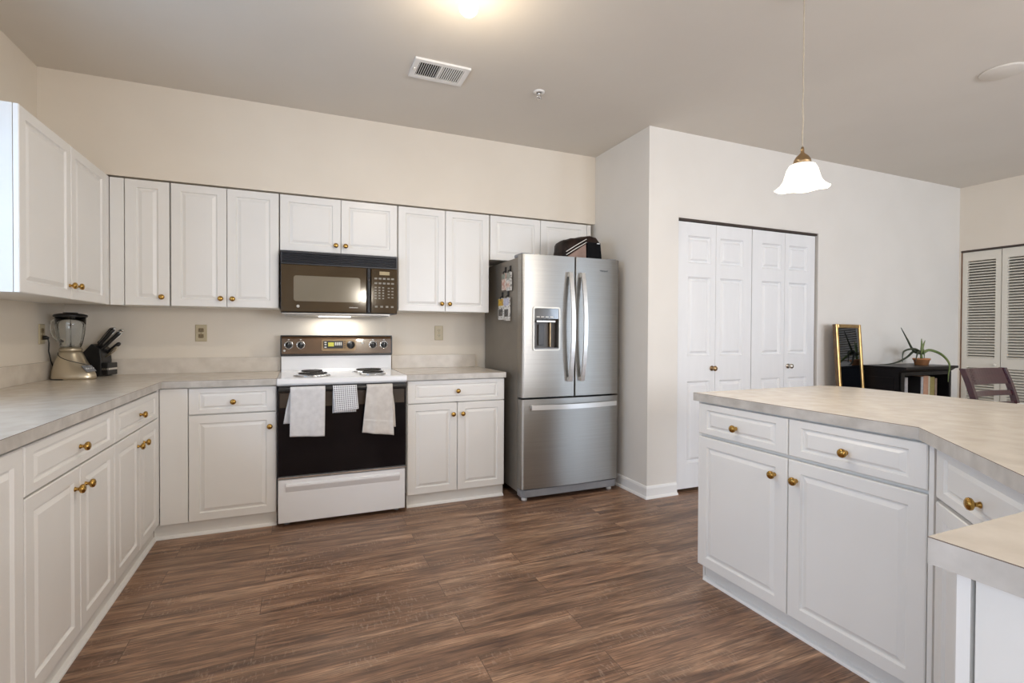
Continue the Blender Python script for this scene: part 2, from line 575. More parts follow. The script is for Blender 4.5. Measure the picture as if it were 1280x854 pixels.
struct(MB().box(-0.2, 8.6, -6.9, 0.2, -0.10, 0.0).build('floor', M_FLOOR))
struct(MB().box(-0.2, 8.6, -6.9, 0.2, ZC, ZC + 0.12).build('ceiling', M_CEIL))
struct(MB().box(-0.12, XP + 0.12, 0.0, 0.12, 0, ZC).build('wall_back', M_WALL))
struct(MB().box(0.0, XP, -0.344, 0.0, 2.130, ZC).build('wall_soffit', M_WALL))
WY0, WY1, WZ0, WZ1 = -3.30, -1.56, 1.10, 2.20         # sink window in the left wall
GY0, GY1 = -6.25, -4.45                                # glass door added in the left wall to light the fronts
struct(MB().box(-0.12, 0, WY1, 0.0, 0, ZC).box(-0.12, 0, GY1, WY0, 0, ZC).box(-0.12, 0, YR, GY0, 0, ZC).box(-0.12, 0, GY0, GY1, 2.2, ZC).box(-0.12, 0, WY0, WY1, 0, WZ0)
       .box(-0.12, 0, WY0, WY1, WZ1, ZC).build('wall_left', M_WALL))
struct(MB().box(XP, XP + 0.12, YP + 0.12, 0.0, 0, ZC).build('wall_alcove', M_WALL_DAYLIT))
DX0, DX1, DZ = 3.972, 5.492, 2.078                    # pantry opening
struct(MB().box(XP, DX0, YP, YP + 0.12, 0, ZC).box(DX1, XR + 0.12, YP, YP + 0.12, 0, ZC)
       .box(DX0, DX1, YP, YP + 0.12, DZ, ZC).build('wall_pantry', M_WALL_DAYLIT))
CY0, CY1, CZ = -2.36, -1.082, 2.055                   # louvered closet opening
struct(MB().box(XR, XR + 0.12, CY1, YP, 0, ZC).box(XR, XR + 0.12, YR, CY0, 0, ZC)
       .box(XR, XR + 0.12, CY0, CY1, CZ, ZC).build('wall_right', M_WALL))
RD = [(3.30, 5.00, 0.85, 2.2), (5.95, 7.45, 0.0, 2.2)]     # rear window added for soft fill, dining doors
rw = MB().box(-0.12, RD[0][0], YR - 0.12, YR, 0, ZC).box(RD[0][1], RD[1][0], YR - 0.12, YR, 0, ZC).box(RD[1][1], XR + 0.12, YR - 0.12, YR, 0, ZC)
for a, b, z0, z1 in RD:
    rw.box(a, b, YR - 0.12, YR, z1, ZC)
    if z0 > 0:
        rw.box(a, b, YR - 0.12, YR, 0, z0)
struct(rw.build('wall_rear', M_WALL))
struct(MB().box(XP + 0.12, DX1 + 0.2, -0.32, -0.26, 0, ZC).box(DX1 + 0.14, DX1 + 0.2, YP + 0.12, -0.32, 0, ZC)
       .build('wall_closet', M_CABIN))
struct(MB().box(8.3, 8.36, CY0 - 0.3, CY1 + 0.3, 0, ZC).box(XR + 0.12, 8.3, CY0 - 0.3, CY0 - 0.24, 0, ZC)
       .box(XR + 0.12, 8.3, CY1 + 0.24, CY1 + 0.3, 0, ZC).build('wall_wardrobe', mat('closet_shade_paint', (0.25, 0.22, 0.18), 0.8, col2=(0.28, 0.245, 0.2), nscale=4)))  # darkened so the shade behind the louvers sits in the wall colour

# windows (light sources, some of them added, beside and behind the camera)
wf = struct(MB().box(-0.11, -0.01, WY0, WY0 + 0.05, WZ0, WZ1).box(-0.11, -0.01, WY1 - 0.05, WY1, WZ0, WZ1)
            .box(-0.11, -0.01, WY0 + 0.05, WY1 - 0.05, WZ0, WZ0 + 0.05).box(-0.11, -0.01, WY0 + 0.05, WY1 - 0.05, WZ1 - 0.05, WZ1)
            .box(-0.08, -0.03, -2.58, -2.53, WZ0 + 0.05, WZ1 - 0.05).build('window_1', M_TRIM))
MB().box(-0.062, -0.056, WY0 + 0.05, WY1 - 0.05, WZ0 + 0.05, WZ1 - 0.05).build('pane', M_PANE, wf)
for k, (a, b, z0, z1) in enumerate(RD):  # the rear window is an unseen addition for soft fill
    q = MB().box(a, a + 0.07, YR - 0.1, YR - 0.02, z0, z1).box(b - 0.07, b, YR - 0.1, YR - 0.02, z0, z1)
    q.box(a + 0.07, b - 0.07, YR - 0.1, YR - 0.02, z0, z0 + 0.08).box(a + 0.07, b - 0.07, YR - 0.1, YR - 0.02, z1 - 0.08, z1)
    q.box((a + b) / 2 - 0.05, (a + b) / 2 + 0.05, YR - 0.1, YR - 0.02, z0 + 0.08, z1 - 0.08)
    q = struct(q.build('window_%d' % (k + 2), M_TRIM))
    MB().box(a + 0.07, b - 0.07, YR - 0.063, YR - 0.057, z0 + 0.08, z1 - 0.08).build('pane', M_PANE, q)
q = MB().box(-0.1, -0.02, GY0, GY0 + 0.07, 0, 2.2).box(-0.1, -0.02, GY1 - 0.07, GY1, 0, 2.2).box(-0.1, -0.02, GY0 + 0.07, GY1 - 0.07, 0, 0.08)
q.box(-0.1, -0.02, GY0 + 0.07, GY1 - 0.07, 2.12, 2.2).box(-0.1, -0.02, (GY0 + GY1) / 2 - 0.05, (GY0 + GY1) / 2 + 0.05, 0.08, 2.12)
q = struct(q.build('window_4', M_TRIM))  # unseen glass door, added to light the cabinet fronts
MB().box(-0.063, -0.057, GY0 + 0.07, GY1 - 0.07, 0.08, 2.12).build('pane', M_PANE, q)


# baseboards with a quarter-round shoe
def baseboard(name, pts):
    m = MB()
    prof = [(0, 0), (0.026, 0), (0.025, 0.008), (0.020, 0.015), (0.012, 0.018), (0.012, 0.072), (0.008, 0.084), (0, 0.090)]
    P = [Vector((p[0], p[1])) for p in pts]
    rows = []
    for i, p in enumerate(P):
        a = (p - P[i - 1]).normalized() if i else None
        b = (P[i + 1] - p).normalized() if i < len(P) - 1 else None
        na = Vector((a.y, -a.x)) if a else None
        nb = Vector((b.y, -b.x)) if b else None
        if na and nb:
            mt = (na + nb)
            mt = mt / mt.dot(na)
        else:
            mt = na or nb
        rows.append([(p.x + mt.x * d, p.y + mt.y * d, z) for d, z in prof])
    n = len(prof)
    vs = [q for r in rows for q in r]
    fs = [(i * n + k, i * n + (k + 1) % n, (i + 1) * n + (k + 1) % n, (i + 1) * n + k) for i in range(len(rows) - 1) for k in range(n)]
    fs += [list(range(n)), [(len(rows) - 1) * n + k for k in range(n)]]
    m.add(vs, fs)
    return struct(m.build(name, M_TRIM))


baseboard('baseboard_alcove', [(XP, -0.01), (XP, YP), (DX0 - 0.004, YP)])
baseboard('baseboard_pantry', [(DX1 + 0.01, YP), (XR - 0.001, YP)])

# pantry opening: top track and right jamb line
struct(MB().box(DX0, DX1, YP + 0.012, YP + 0.05, 2.050, DZ - 0.002).build('trim_1', M_DARKM))
struct(MB().box(DX1 - 0.022, DX1 - 0.001, YP + 0.03, YP + 0.07, 0.0, 2.05).build('trim_2', M_DARKM))
struct(MB().box(DX0, DX1, YP - 0.001, YP + 0.010, 2.066, 2.077).build('trim_3', M_WALL_DAYLIT))


def pantry_leaf(parent, x0, x1, px0, px1, y):
    """one moulded leaf with three raised panels"""
    m = MB()
    z0, z1 = 0.026, 2.043
    t = 0.032
    P = [(0.215, 0.838), (1.030, 1.632), (1.735, 1.942)]
    m.box(x0, x1, y + 0.020, y + t, z0, z1)
    # stiles and rails
    m.box(x0, px0, y, y + 0.0202, z0, z1)
    m.box(px1, x1, y, y + 0.0202, z0, z1)
    zz = [z0] + [q for p in P for q in p] + [z1]
    for k in range(0, len(zz), 2):
        m.box(px0, px1, y, y + 0.0202, zz[k], zz[k + 1])
    for a, b in P:
        m.loops(px0, px1, a, b, [(0, 0, y), (0.002, 0.002, y + 0.006), (0.014, 0.014, y + 0.0192), (0.019, 0.019, y + 0.0192), (0.037, 0.035, y + 0.004),
                                 (0.042, 0.040, y + 0.003)], back=False)
    return m.build('door_leaf', M_DOORW, parent)


def knob_prof(r=0.0165):
    return [(0.0085, 0.0), (0.0085, 0.002), (0.006, 0.006), (0.0055, 0.011), (0.009, 0.014), (r * 0.92, 0.018), (r, 0.023),
            (r * 0.9, 0.028), (r * 0.55, 0.0315), (0.0001, 0.0325)]


for n, (leaves, kx, km) in enumerate([([(3.979, 4.349, 4.075, 4.300), (4.352, 4.726, 4.396, 4.634)], 4.318, M_LAMPBR),
                                      ([(4.733, 5.102, 4.842, 5.060), (5.105, 5.466, 5.152, 5.376)], 5.150, M_NICKEL)]):
    d = struct(link('door_%d' % (n + 1), None, None, (leaves[0][0], YP, 0)))
    for a in leaves:
        o = pantry_leaf(d, *a, YP + 0.012)
        o.location = (-leaves[0][0], -YP, 0)
    k = MB().lathe([(0.020, 0), (0.020, 0.004)] + [(r * 1.25, h * 1.35 + 0.004) for r, h in knob_prof()], c=(kx - leaves[0][0], 0.012, 0.933), axis='y')
    k.build('knob', km, d)

# louvered closet doors in the right wall
for n, ya in enumerate((-1.090, -1.722)):
    d = struct(link('door_%d' % (n + 3), None, None, (XR, ya, 0)))
    for q in range(2):
        y1 = -q * 0.314
        y0 = y1 - 0.308
        m = MB()
        X0, X1 = 0.008, 0.038
        m.box(X0, X1, y0, y0 + 0.042, 0.02, 2.035).box(X0, X1, y1 - 0.042, y1, 0.02, 2.035)
        for z0, z1 in ((0.02, 0.16), (0.873, 0.969), (1.945, 2.035)):
            m.box(X0, X1, y0 + 0.042, y1 - 0.042, z0, z1)
        for z0, z1, cnt in ((0.16, 0.873, 27), (0.969, 1.945, 36)):
            p = (z1 - z0) / cnt
            for i in range(cnt):
                z = z0 + p * i
                m.prism([(X0 + 0.002, z + 0.002), (X0 + 0.002, z + 0.010), (X1 - 0.004, z + 0.021), (X1 - 0.004, z + 0.013)],
                        y0 + 0.042, y1 - 0.042, 'y')
        # prism(axis y) wants (x,z) polygons
        m.build('louver_leaf', M_LOUV, d)
    MB().lathe([(r, h) for r, h in knob_prof(0.014)], c=(0, 0, 0), axis='y').build('knob', M_LOUV, d)
    kk = [c for c in d.children if c.name.startswith('knob')][0]
    kk.rotation_euler = (0, 0, -PI / 2)
    kk.location = (0.008, -0.275, 0.91)
struct(MB().box(XR - 0.006, XR + 0.02, CY0, CY1, 2.037, CZ).build('trim_4', M_DARKM))
struct(MB().box(XR - 0.001, XR + 0.03, CY1 - 0.007, CY1, 0, 2.037).build('trim_5', mat('stained_wood_jamb', (0.16, 0.08, 0.04), 0.6,
       col2=(0.2, 0.1, 0.05), nscale=10))) 

# ------------------------------------------------------------------ cabinets
KNOB_ME = MB().lathe(knob_prof(), axis='y').build('knob', M_BRASS)
_k = KNOB_ME
KNOB_ME = _k.data
bpy.data.objects.remove(_k)


def front(parent, kind, x0, x1, z0, z1, knob=None):
    iz, ix = (0.050, 0.056) if kind == 'door' else (0.031, 0.056)
    if x1 - x0 < 0.25:
        ix = 0.062
    m = MB().loops(x0, x1, z0, z1, [(0, 0, 0.019), (0, 0, 0.003), (0.003, 0.003, 0), (ix - 0.004, iz - 0.004, 0), (ix + 0.001, iz + 0.001, 0.0085),
                                    (ix + 0.006, iz + 0.006, 0.0085), (ix + 0.024, iz + (0.022 if kind == 'door' else 0.016), 0.001)])
    d = m.build(kind, M_CAB, parent)
    if knob:
        link('knob', KNOB_ME, d, (knob[0], 0, knob[1]))
    return d


def cabinet(label, loc, rz, x0, x1, z0, z1, depth, fronts, group, toe=None, filler=None, name='base_cabinet', gap=0.0, xb=None):
    t = thing(name, label, 'cabinet', loc, rz, group)
    a, b = xb or (x0, x1)
    m = MB()
    y0 = 0.021 + gap
    tk = 0.016
    m.box(a, a + tk, y0, depth, z0, z1).box(b - tk, b, y0, depth, z0, z1)
    m.box(a + tk, b - tk, depth - 0.012, depth, z0, z1).box(a + tk, b - tk, y0, depth - 0.012, z0, z0 + tk).box(a + tk, b - tk, y0, depth - 0.012, z1 - tk, z1)
    # face rails behind the gaps between the fronts
    zs = sorted({round(f[3], 3) for f in fronts} | {round(f[4], 3) for f in fronts})
    for f in fronts:
        for xx in (f[1], f[2]):
            lo, hi = max(a + tk, xx - 0.018), min(b - tk, xx + 0.018)
            if hi > lo:
                m.box(lo, hi, y0 + 0.001, y0 + 0.017, z0 + tk, z1 - tk)
        if f[0] == 'drawer':
            m.box(a + tk, b - tk, y0 + 0.002, y0 + 0.018, f[3] - 0.02, f[3] + 0.006)
    m.build('carcass', M_CABIN, t)
    for f in fronts:
        front(t, f[0], f[1], f[2], f[3], f[4], f[5] if len(f) > 5 else None)
    if toe:
        # toe = recess, x from, x to
        k = MB().box(toe[1], toe[2], toe[0], toe[0] + 0.016, 0, z0)
        k.build('toe_kick', M_CABIN, t)
        q = MB()
        q.prism([(toe[0], 0.0), (toe[0] - 0.017, 0.0), (toe[0] - 0.016, 0.007), (toe[0] - 0.011, 0.013), (toe[0], 0.017)], toe[1], toe[2], 'x')
        q.build('shoe_molding', M_TRIM, t)
    if filler:
        MB().box(filler[0], filler[1], 0.001, 0.0205, filler[2], filler[3], 0.001).build('filler_panel', M_CAB, t)
    return t


ZB0, ZB1, ZD = 0.088, 0.874, 0.707
GB, GU = 'white base cabinets with brass knobs', 'white wall cabinets with brass knobs'

# back run, left of the range (with the blank corner panel)
cabinet('white base cabinet with one drawer over one door, left of the range', (0, -0.628, 0), 0, 0.646, 1.243, ZB0, ZB1, 0.60,
        [('drawer', 0.780, 1.240, 0.714, 0.866, (1.010, 0.782)), ('door', 0.780, 1.240, ZB0, ZD, (1.206, 0.622))], GB,
        toe=(0.030, 0.605, 1.243), filler=(0.6395, 0.776, ZB0, 0.868))
# back run, right of the range
cabinet('white base cabinet with one wide drawer over two doors, between range and refrigerator', (0, -0.628, 0), 0, 2.047, 2.757, ZB0, ZB1, 0.60,
        [('drawer', 2.049, 2.755, 0.713, 0.868, (2.400, 0.790)), ('door', 2.049, 2.398, ZB0, ZD, (2.366, 0.628)),
         ('door', 2.402, 2.755, ZB0, ZD, (2.436, 0.628))], GB, toe=(0.030, 2.047, 2.757))
# left run: front faces +X, local x runs along +Y
RL = PI / 2
XL = 0.638
cabinet('white base cabinet with drawer over two doors, in the left run nearest the corner', (XL, -1.372, 0), RL, 0, 0.742, ZB0, ZB1, 0.60,
        [('drawer', 0.004, 0.714, 0.714, 0.862, (0.376, 0.781)), ('door', 0.004, 0.366, ZB0 + .012, ZD, (0.334, 0.630)),
         ('door', 0.370, 0.714, ZB0 + .012, ZD, (0.434, 0.630))], GB, toe=(0.035, 0, 0.773), xb=(0, 0.722), filler=(0.717, 0.7435, ZB0 + .012, 0.868))
cabinet('white base cabinet with drawer over two doors, left run, second from the corner', (XL, -2.140, 0), RL, 0, 0.766, ZB0, ZB1, 0.60,
        [('drawer', 0.003, 0.763, 0.714, 0.862, (0.400, 0.779)), ('door', 0.003, 0.398, ZB0 + .012, ZD, (0.352, 0.636)),
         ('door', 0.402, 0.763, ZB0 + .012, ZD, (0.446, 0.630))], GB, toe=(0.035, 0, 0.768))
cabinet('white base cabinet with full-height doors, at the left edge of the photo', (XL, -3.06, 0), RL, 0, 0.918, ZB0, ZB1, 0.60,
        [('door', 0.003, 0.457, ZB0 + .012, 0.862, (0.42, 0.76)), ('door', 0.461, 0.915, ZB0 + .012, 0.862, (0.498, 0.76))], GB, toe=(0.035, 0, 0.92))

# peninsula: front faces -X, local x runs along -Y
RP = -PI / 2
XPN = 3.157
t = cabinet('white peninsula base cabinet with the smaller drawer and door, at the far end', (XPN, -2.146, 0), RP, 0, 0.486, ZB0, ZB1, 0.62,
            [('drawer', 0.003, 0.484, 0.722, 0.866, (0.229, 0.781)), ('door', 0.003, 0.484, ZB0, ZD, (0.427, 0.630))], GB,
            toe=(0.050, 0.004, 0.486))
MB().box(-0.016, 0.0, 0.02, 0.62, ZB0, ZB1).box(-0.012, 0.0, 0.05, 0.62, 0, ZB0).build('end_panel', M_CAB, t)
MB().box(0.0, 0.486, 0.62, 0.636, 0, ZB1).build('back_panel', M_CAB, t)
t = cabinet('white peninsula base cabinet with the larger drawer and door, mid-peninsula', (XPN, -2.632, 0), RP, 0, 0.500, ZB0, ZB1, 0.62,
            [('drawer', 0.003, 0.480, 0.722, 0.866, (0.230, 0.783)), ('door', 0.003, 0.480, ZB0, ZD, (0.016 + 0.022, 0.630))], GB,
            toe=(0.050, 0, 0.50), filler=(0.484, 0.498, ZB0, 0.87))
MB().box(0.0, 0.50, 0.62, 0.636, 0, ZB1).build('back_panel', M_CAB, t)
# diagonal corner cabinet: local x runs along (-.707,-.707)
cabinet('white corner base cabinet set at an angle, drawer over door, behind the nearest countertop end', (3.151, -3.136, 0), -0.75 * PI, 0, 0.640,
        ZB0, ZB1, 0.45, [('drawer', 0.006, 0.632, 0.712, 0.866, (0.282, 0.775)), ('door', 0.006, 0.632, ZB0, 0.700)], GB,
        toe=(0.050, 0, 0.63))
# nearest run: front faces +Y, local x runs along -X
t = cabinet('white base cabinet under the nearest countertop end, plain side panel facing the room', (2.690, -3.625, 0), PI, 0, 0.460,
            ZB0, ZB1, 0.60, [('door', 0.020, 0.455, ZB0, 0.866)], GB, toe=(0.050, 0, 0.46), xb=(0.0, 0.460), gap=0.006)


def upper(label, loc, rz, x0, x1, z0, z1, doors, filler=None, depth=0.344):
    return cabinet(label, loc, rz, x0, x1, z0, z1, depth - 0.001, [('door',) + d for d in doors], GU, filler=filler, name='wall_cabinet')


UZ0, UZ1 = 1.357, 2.118
upper('narrow white wall cabinet with a single door, beside the inner corner', (0, -0.344, 0), 0, 0.344, 0.632, UZ0, UZ1,
      [(0.405, 0.631, UZ0, UZ1, (0.594, 1.410))], filler=(0.332, 0.401, UZ0, UZ1))
upper('white wall cabinet with two tall doors, left of the microwave', (0, -0.344, 0), 0, 0.636, 1.247, UZ0, UZ1,
      [(0.639, 0.941, UZ0, UZ1, (0.909, 1.410)), (0.944, 1.245, UZ0, UZ1, (0.976, 1.410))])
upper('short white two-door wall cabinet directly above the microwave', (0, -0.344, 0), 0, 1.251, 2.028, 1.746, UZ1,
      [(1.253, 1.637, 1.746, UZ1, (1.604, 1.797)), (1.640, 2.026, 1.746, UZ1, (1.668, 1.797))])
upper('white wall cabinet with two tall doors, between microwave and refrigerator', (0, -0.344, 0), 0, 2.032, 2.738, UZ0, UZ1,
      [(2.035, 2.384, UZ0, UZ1, (2.356, 1.415)), (2.388, 2.736, UZ0, UZ1, (2.417, 1.415))])
upper('short white two-door wall cabinet above the refrigerator', (0, -0.344, 0), 0, 2.744, 3.660, 1.772, UZ1,
      [(2.747, 3.180, 1.772, UZ1, (3.14, 1.82)), (3.184, 3.617, 1.772, UZ1, (3.22, 1.82))], filler=(3.620, 3.658, 1.772, UZ1))
t = upper('white wall cabinet with two doors on the left wall, its side lit blue by daylight', (0.331, -1.384, 0), RL, 0, 1.036, UZ0, UZ1,
          [(0.002, 0.500, UZ0, UZ1, (0.476, 1.423)), (0.504, 0.976, UZ0, UZ1, (0.560, 1.425))], filler=(0.980, 1.0395, UZ0, UZ1), depth=0.331)

# ------------------------------------------------------------------ worktops
ZT0, ZT1 = 0.8752, 0.914


def worktop(name, label, poly, origin=(0, 0)):
    m = MB()
    n = len(poly)
    vs = [(x, y, ZT1) for x, y in poly]
    m.slot = 0
    m.add(vs, [list(range(n))])
    m.slot = 1
    m.add([(x, y, ZT0) for x, y in poly], [list(range(n))[::-1]])
    for i in range(n):
        j = (i + 1) % n
        m.slot = 1
        m.add([(*poly[i], ZT0), (*poly[j], ZT0), (*poly[j], ZT1 - 0.0016), (*poly[i], ZT1 - 0.0016)], [(0, 1, 2, 3)])
        m.slot = 2
        m.add([(*poly[i], ZT1 - 0.0016), (*poly[j], ZT1 - 0.0016), (*poly[j], ZT1), (*poly[i], ZT1)], [(0, 1, 2, 3)])
    o = m.build(name, [M_TOP, M_EDGE_SHADE, M_SEAM])
    return tag(o, label, 'countertop')


CF = -0.6503
wt = worktop('countertop', 'beige laminate L-shaped countertop running along the left wall to the range',
             [(0.002, -0.002), (0.002, -4.3), (0.6537, -4.3), (0.6537, CF), (1.2455, CF), (1.2455, -0.002)])
MB().box(0.022, 1.2455, -0.020, -0.002, ZT1, 1.018, 0.002).build('backsplash', M_TOP, wt)
MB().box(0.002, 0.020, -4.3, -0.002, ZT1, 1.018, 0.002).build('backsplash', M_TOP, wt)
wt = worktop('countertop', 'short beige laminate countertop between the range and the refrigerator',
             [(2.0375, -0.002), (2.0375, CF), (2.7597, CF), (2.7597, -0.002)])
MB().box(2.043, 2.737, -0.020, -0.002, ZT1, 1.018, 0.002).build('backsplash', M_TOP, wt)
worktop('countertop', 'large beige laminate peninsula countertop with angled inner corner, on the right',
        [(2.2066, -3.6063), (2.635, -3.6063), (3.1499, -3.0914), (3.1499, -2.119), (4.05, -2.119), (4.12, -2.16), (4.15, -2.25), (4.15, -3.55),
         (3.55, -4.25), (2.2066, -4.25)])

# ------------------------------------------------------------------ range
RX, RY = 1.2505, -0.66
rg = thing('range', 'white freestanding electric range with black oven door and brown control panel', 'stove', (RX, RY, 0))
W = 0.778
MB().box(0.004, W - 0.004, 0.012, 0.60, 0.045, 0.868).build('body', M_ENAMEL, rg)
ct = MB().prism([(-0.008, 0.880), (-0.006, 0.905), (0.004, 0.9125), (0.06, 0.9125), (0.59, 0.9125), (0.59, 0.868), (0.0, 0.868)], -0.004, W + 0.008, 'x', 0.0025)
ct = ct.build('cooktop', M_ENAMEL, rg)
for bx_, by_, r in ((0.20, 0.185, 0.098), (0.585, 0.185, 0.076), (0.20, 0.42, 0.076), (0.585, 0.42, 0.098)):
    pan = MB().lathe([(0.02, 0.9128), (r * 0.6, 0.9135), (r * 0.96, 0.917), (r * 1.08, 0.9205), (r * 1.16, 0.9185), (r * 1.20, 0.9132)], 36, (bx_, by_, 0), cap=True)
    pan = pan.build('drip_pan', M_CHROME, rg)
    path = []
    turns = 4.2
    for i in range(120):
        a = 2 * PI * turns * i / 119
        rr = r * (0.18 + 0.76 * i / 119)
        path.append((bx_ + rr * math.cos(a), by_ + rr * math.sin(a), 0.9275))
    MB().tube(path, 0.0052, 6).build('burner_coil', M_COIL, pan)
# backguard
bg = MB().prism([(0.562, 0.9125), (0.578, 0.930), (0.578, 1.030), (0.628, 1.030), (0.628, 0.87), (0.59, 0.87), (0.59, 0.9125)], 0.002, W - 0.002, 'x')
bg.build('backguard', M_ENAMEL, rg)
pn = MB().prism([(0.566, 1.030), (0.574, 1.150), (0.584, 1.170), (0.628, 1.170), (0.628, 1.0305)], -0.002, W + 0.002, 'x', 0.003).build('control_panel', M_BRNPAN, rg)
MB().box(-0.003, W + 0.003, 0.560, 0.575, 1.024, 1.040, 0.002).box(-0.004, W + 0.004, 0.572, 0.62, 1.166, 1.1745, 0.002).box(-0.0045, 0.004, 0.563, 0.62, 1.035, 1.166)\
    .box(W - 0.004, W + 0.0045, 0.563, 0.62, 1.035, 1.166).build('panel_trim', M_BLACK, rg)


def dial(x, z, r, parent, ring=True):
    y = 0.569
    if ring:
        MB().lathe([(r * 1.30, 0.0), (r * 1.30, 0.003), (r * 1.12, 0.0034), (r * 1.12, 0.0005)], 28, (x, y + 0.001, z), 'y').build('dial_ring', M_CHROME, parent)
    k = MB().lathe([(r * 1.05, 0), (r * 1.0, 0.008), (r * 0.82, 0.010), (r * 0.75, 0.020), (0.0001, 0.021)], 24, (x, y, z), 'y')
    k.box(x - 0.004, x + 0.004, y - 0.026, y - 0.006, z - r * 0.85, z + r * 0.85, 0.001)
    k = k.build('knob', M_BLACK, parent)
    MB().box(x - 0.0012, x + 0.0012, y - 0.0268, y - 0.0255, z + r * 0.25, z + r * 0.8).build('pointer_mark', M_MARK, k)
    return k


for x in (1.301, 1.381, 1.889, 1.970):
    dial(x - RX, 1.104, 0.0225, rg)
    MB().box(x - RX - 0.006, x - RX + 0.006, 0.5700, 0.5732, 1.140, 1.146).build('burner_mark', M_MARK, rg)
# display cluster
x0, x1 = 1.522 - RX, 1.762 - RX
MB().prism(rrect(x0, x1, 1.060, 1.144, 0.012), 0.5645, 0.575, 'y').build('display_bezel', mat('tan_bezel', (0.33, 0.23, 0.13), 0.25, 0.4, col2=(0.28, 0.19, 0.1), nscale=12), rg)
dp = MB().prism(rrect(x0 + 0.012, x0 + 0.150, 1.078, 1.134, 0.005), 0.5630, 0.566, 'y').build('display_window', M_BLACK, rg)
MB().box(x0 + 0.045, x0 + 0.085, 0.5622, 0.5632, 1.093, 1.123).build('clock_digits', M_DISP, dp)
for i in range(4):
    MB().box(x0 + 0.092 + i * 0.013, x0 + 0.101 + i * 0.013, 0.561, 0.5632, 1.100, 1.124, 0.001).build('clock_button', M_MARK, dp)
for zz in (1.087, 1.106, 1.122):
    MB().box(x0 + 0.019, x0 + 0.034, 0.561, 0.5632, zz - 0.004, zz + 0.005).build('clock_button', M_MARK, dp)
mk = MB()
for zz in (1.082, 1.098, 1.114, 1.130):
    mk.box(x0 + 0.155, x0 + 0.168, 0.5625, 0.565, zz - 0.0025, zz + 0.0025)
mk.build('selector_marks', M_BLACK, rg)
dial(1.727 - RX, 1.104, 0.029, rg, False)
MB().lathe([(0.0001, 0.003), (0.009, 0.002), (0.010, 0)], 16, (1.812 - RX, 0.570, 1.118), 'y').build('indicator_light', M_MARK, rg)
MB().lathe([(0.0001, 0.002), (0.007, 0.001), (0.008, 0)], 16, (1.272 - RX, 0.566, 1.064), 'y').build('badge', M_MARK, rg)
# vent strip above the door, oven door, handle
MB().box(0.004, W - 0.002, 0.0, 0.05, 0.852, 0.868).build('vent_strip', M_BLACK, rg)
od = MB().box(0.0, W, -0.014, 0.011, 0.312, 0.848, 0.004).build('oven_door', M_BLKGL, rg)
MB().box(0.0, W, -0.016, 0.010, 0.297, 0.306, 0.001).build('door_trim', M_CHROME, od)
MB().box(0.012, W - 0.012, -0.0146, -0.0138, 0.735, 0.825).build('vent_band', mat('dark_brown_vent_band', (0.05, 0.034, 0.022), 0.25, col2=(0.065, 0.045, 0.03), nscale=10), od)  # brownish reflection on the oven glass, put into the colour
hd = MB().prism([(-0.058, 0.838), (-0.060, 0.850), (-0.054, 0.858), (-0.040, 0.858), (-0.036, 0.850), (-0.038, 0.836), (-0.050, 0.832)], 0.006, W - 0.006, 'x', 0.002)
hd.box(0.008, 0.045, -0.042, -0.013, 0.834, 0.846, 0.002).box(W - 0.045, W - 0.008, -0.042, -0.013, 0.834, 0.846, 0.002)
hd.build('handle', M_BLACK, od)
# storage drawer with a long finger pull
dr = MB().box(0.002, W - 0.004, -0.010, 0.011, 0.024, 0.290, 0.004)
dr.prism([(-0.0095, 0.268), (-0.024, 0.262), (-0.026, 0.250), (-0.0095, 0.212)], 0.045, W - 0.040, 'x', 0.002)
dr.build('drawer', M_ENAMEL, rg)
for x in (0.05, W - 0.05):
    for y in (0.05, 0.55):
        MB().lathe([(0.016, 0), (0.016, 0.01), (0.007, 0.012), (0.007, 0.046)], 14, (x, y, 0)).build('levelling_foot', M_GREYP, rg)


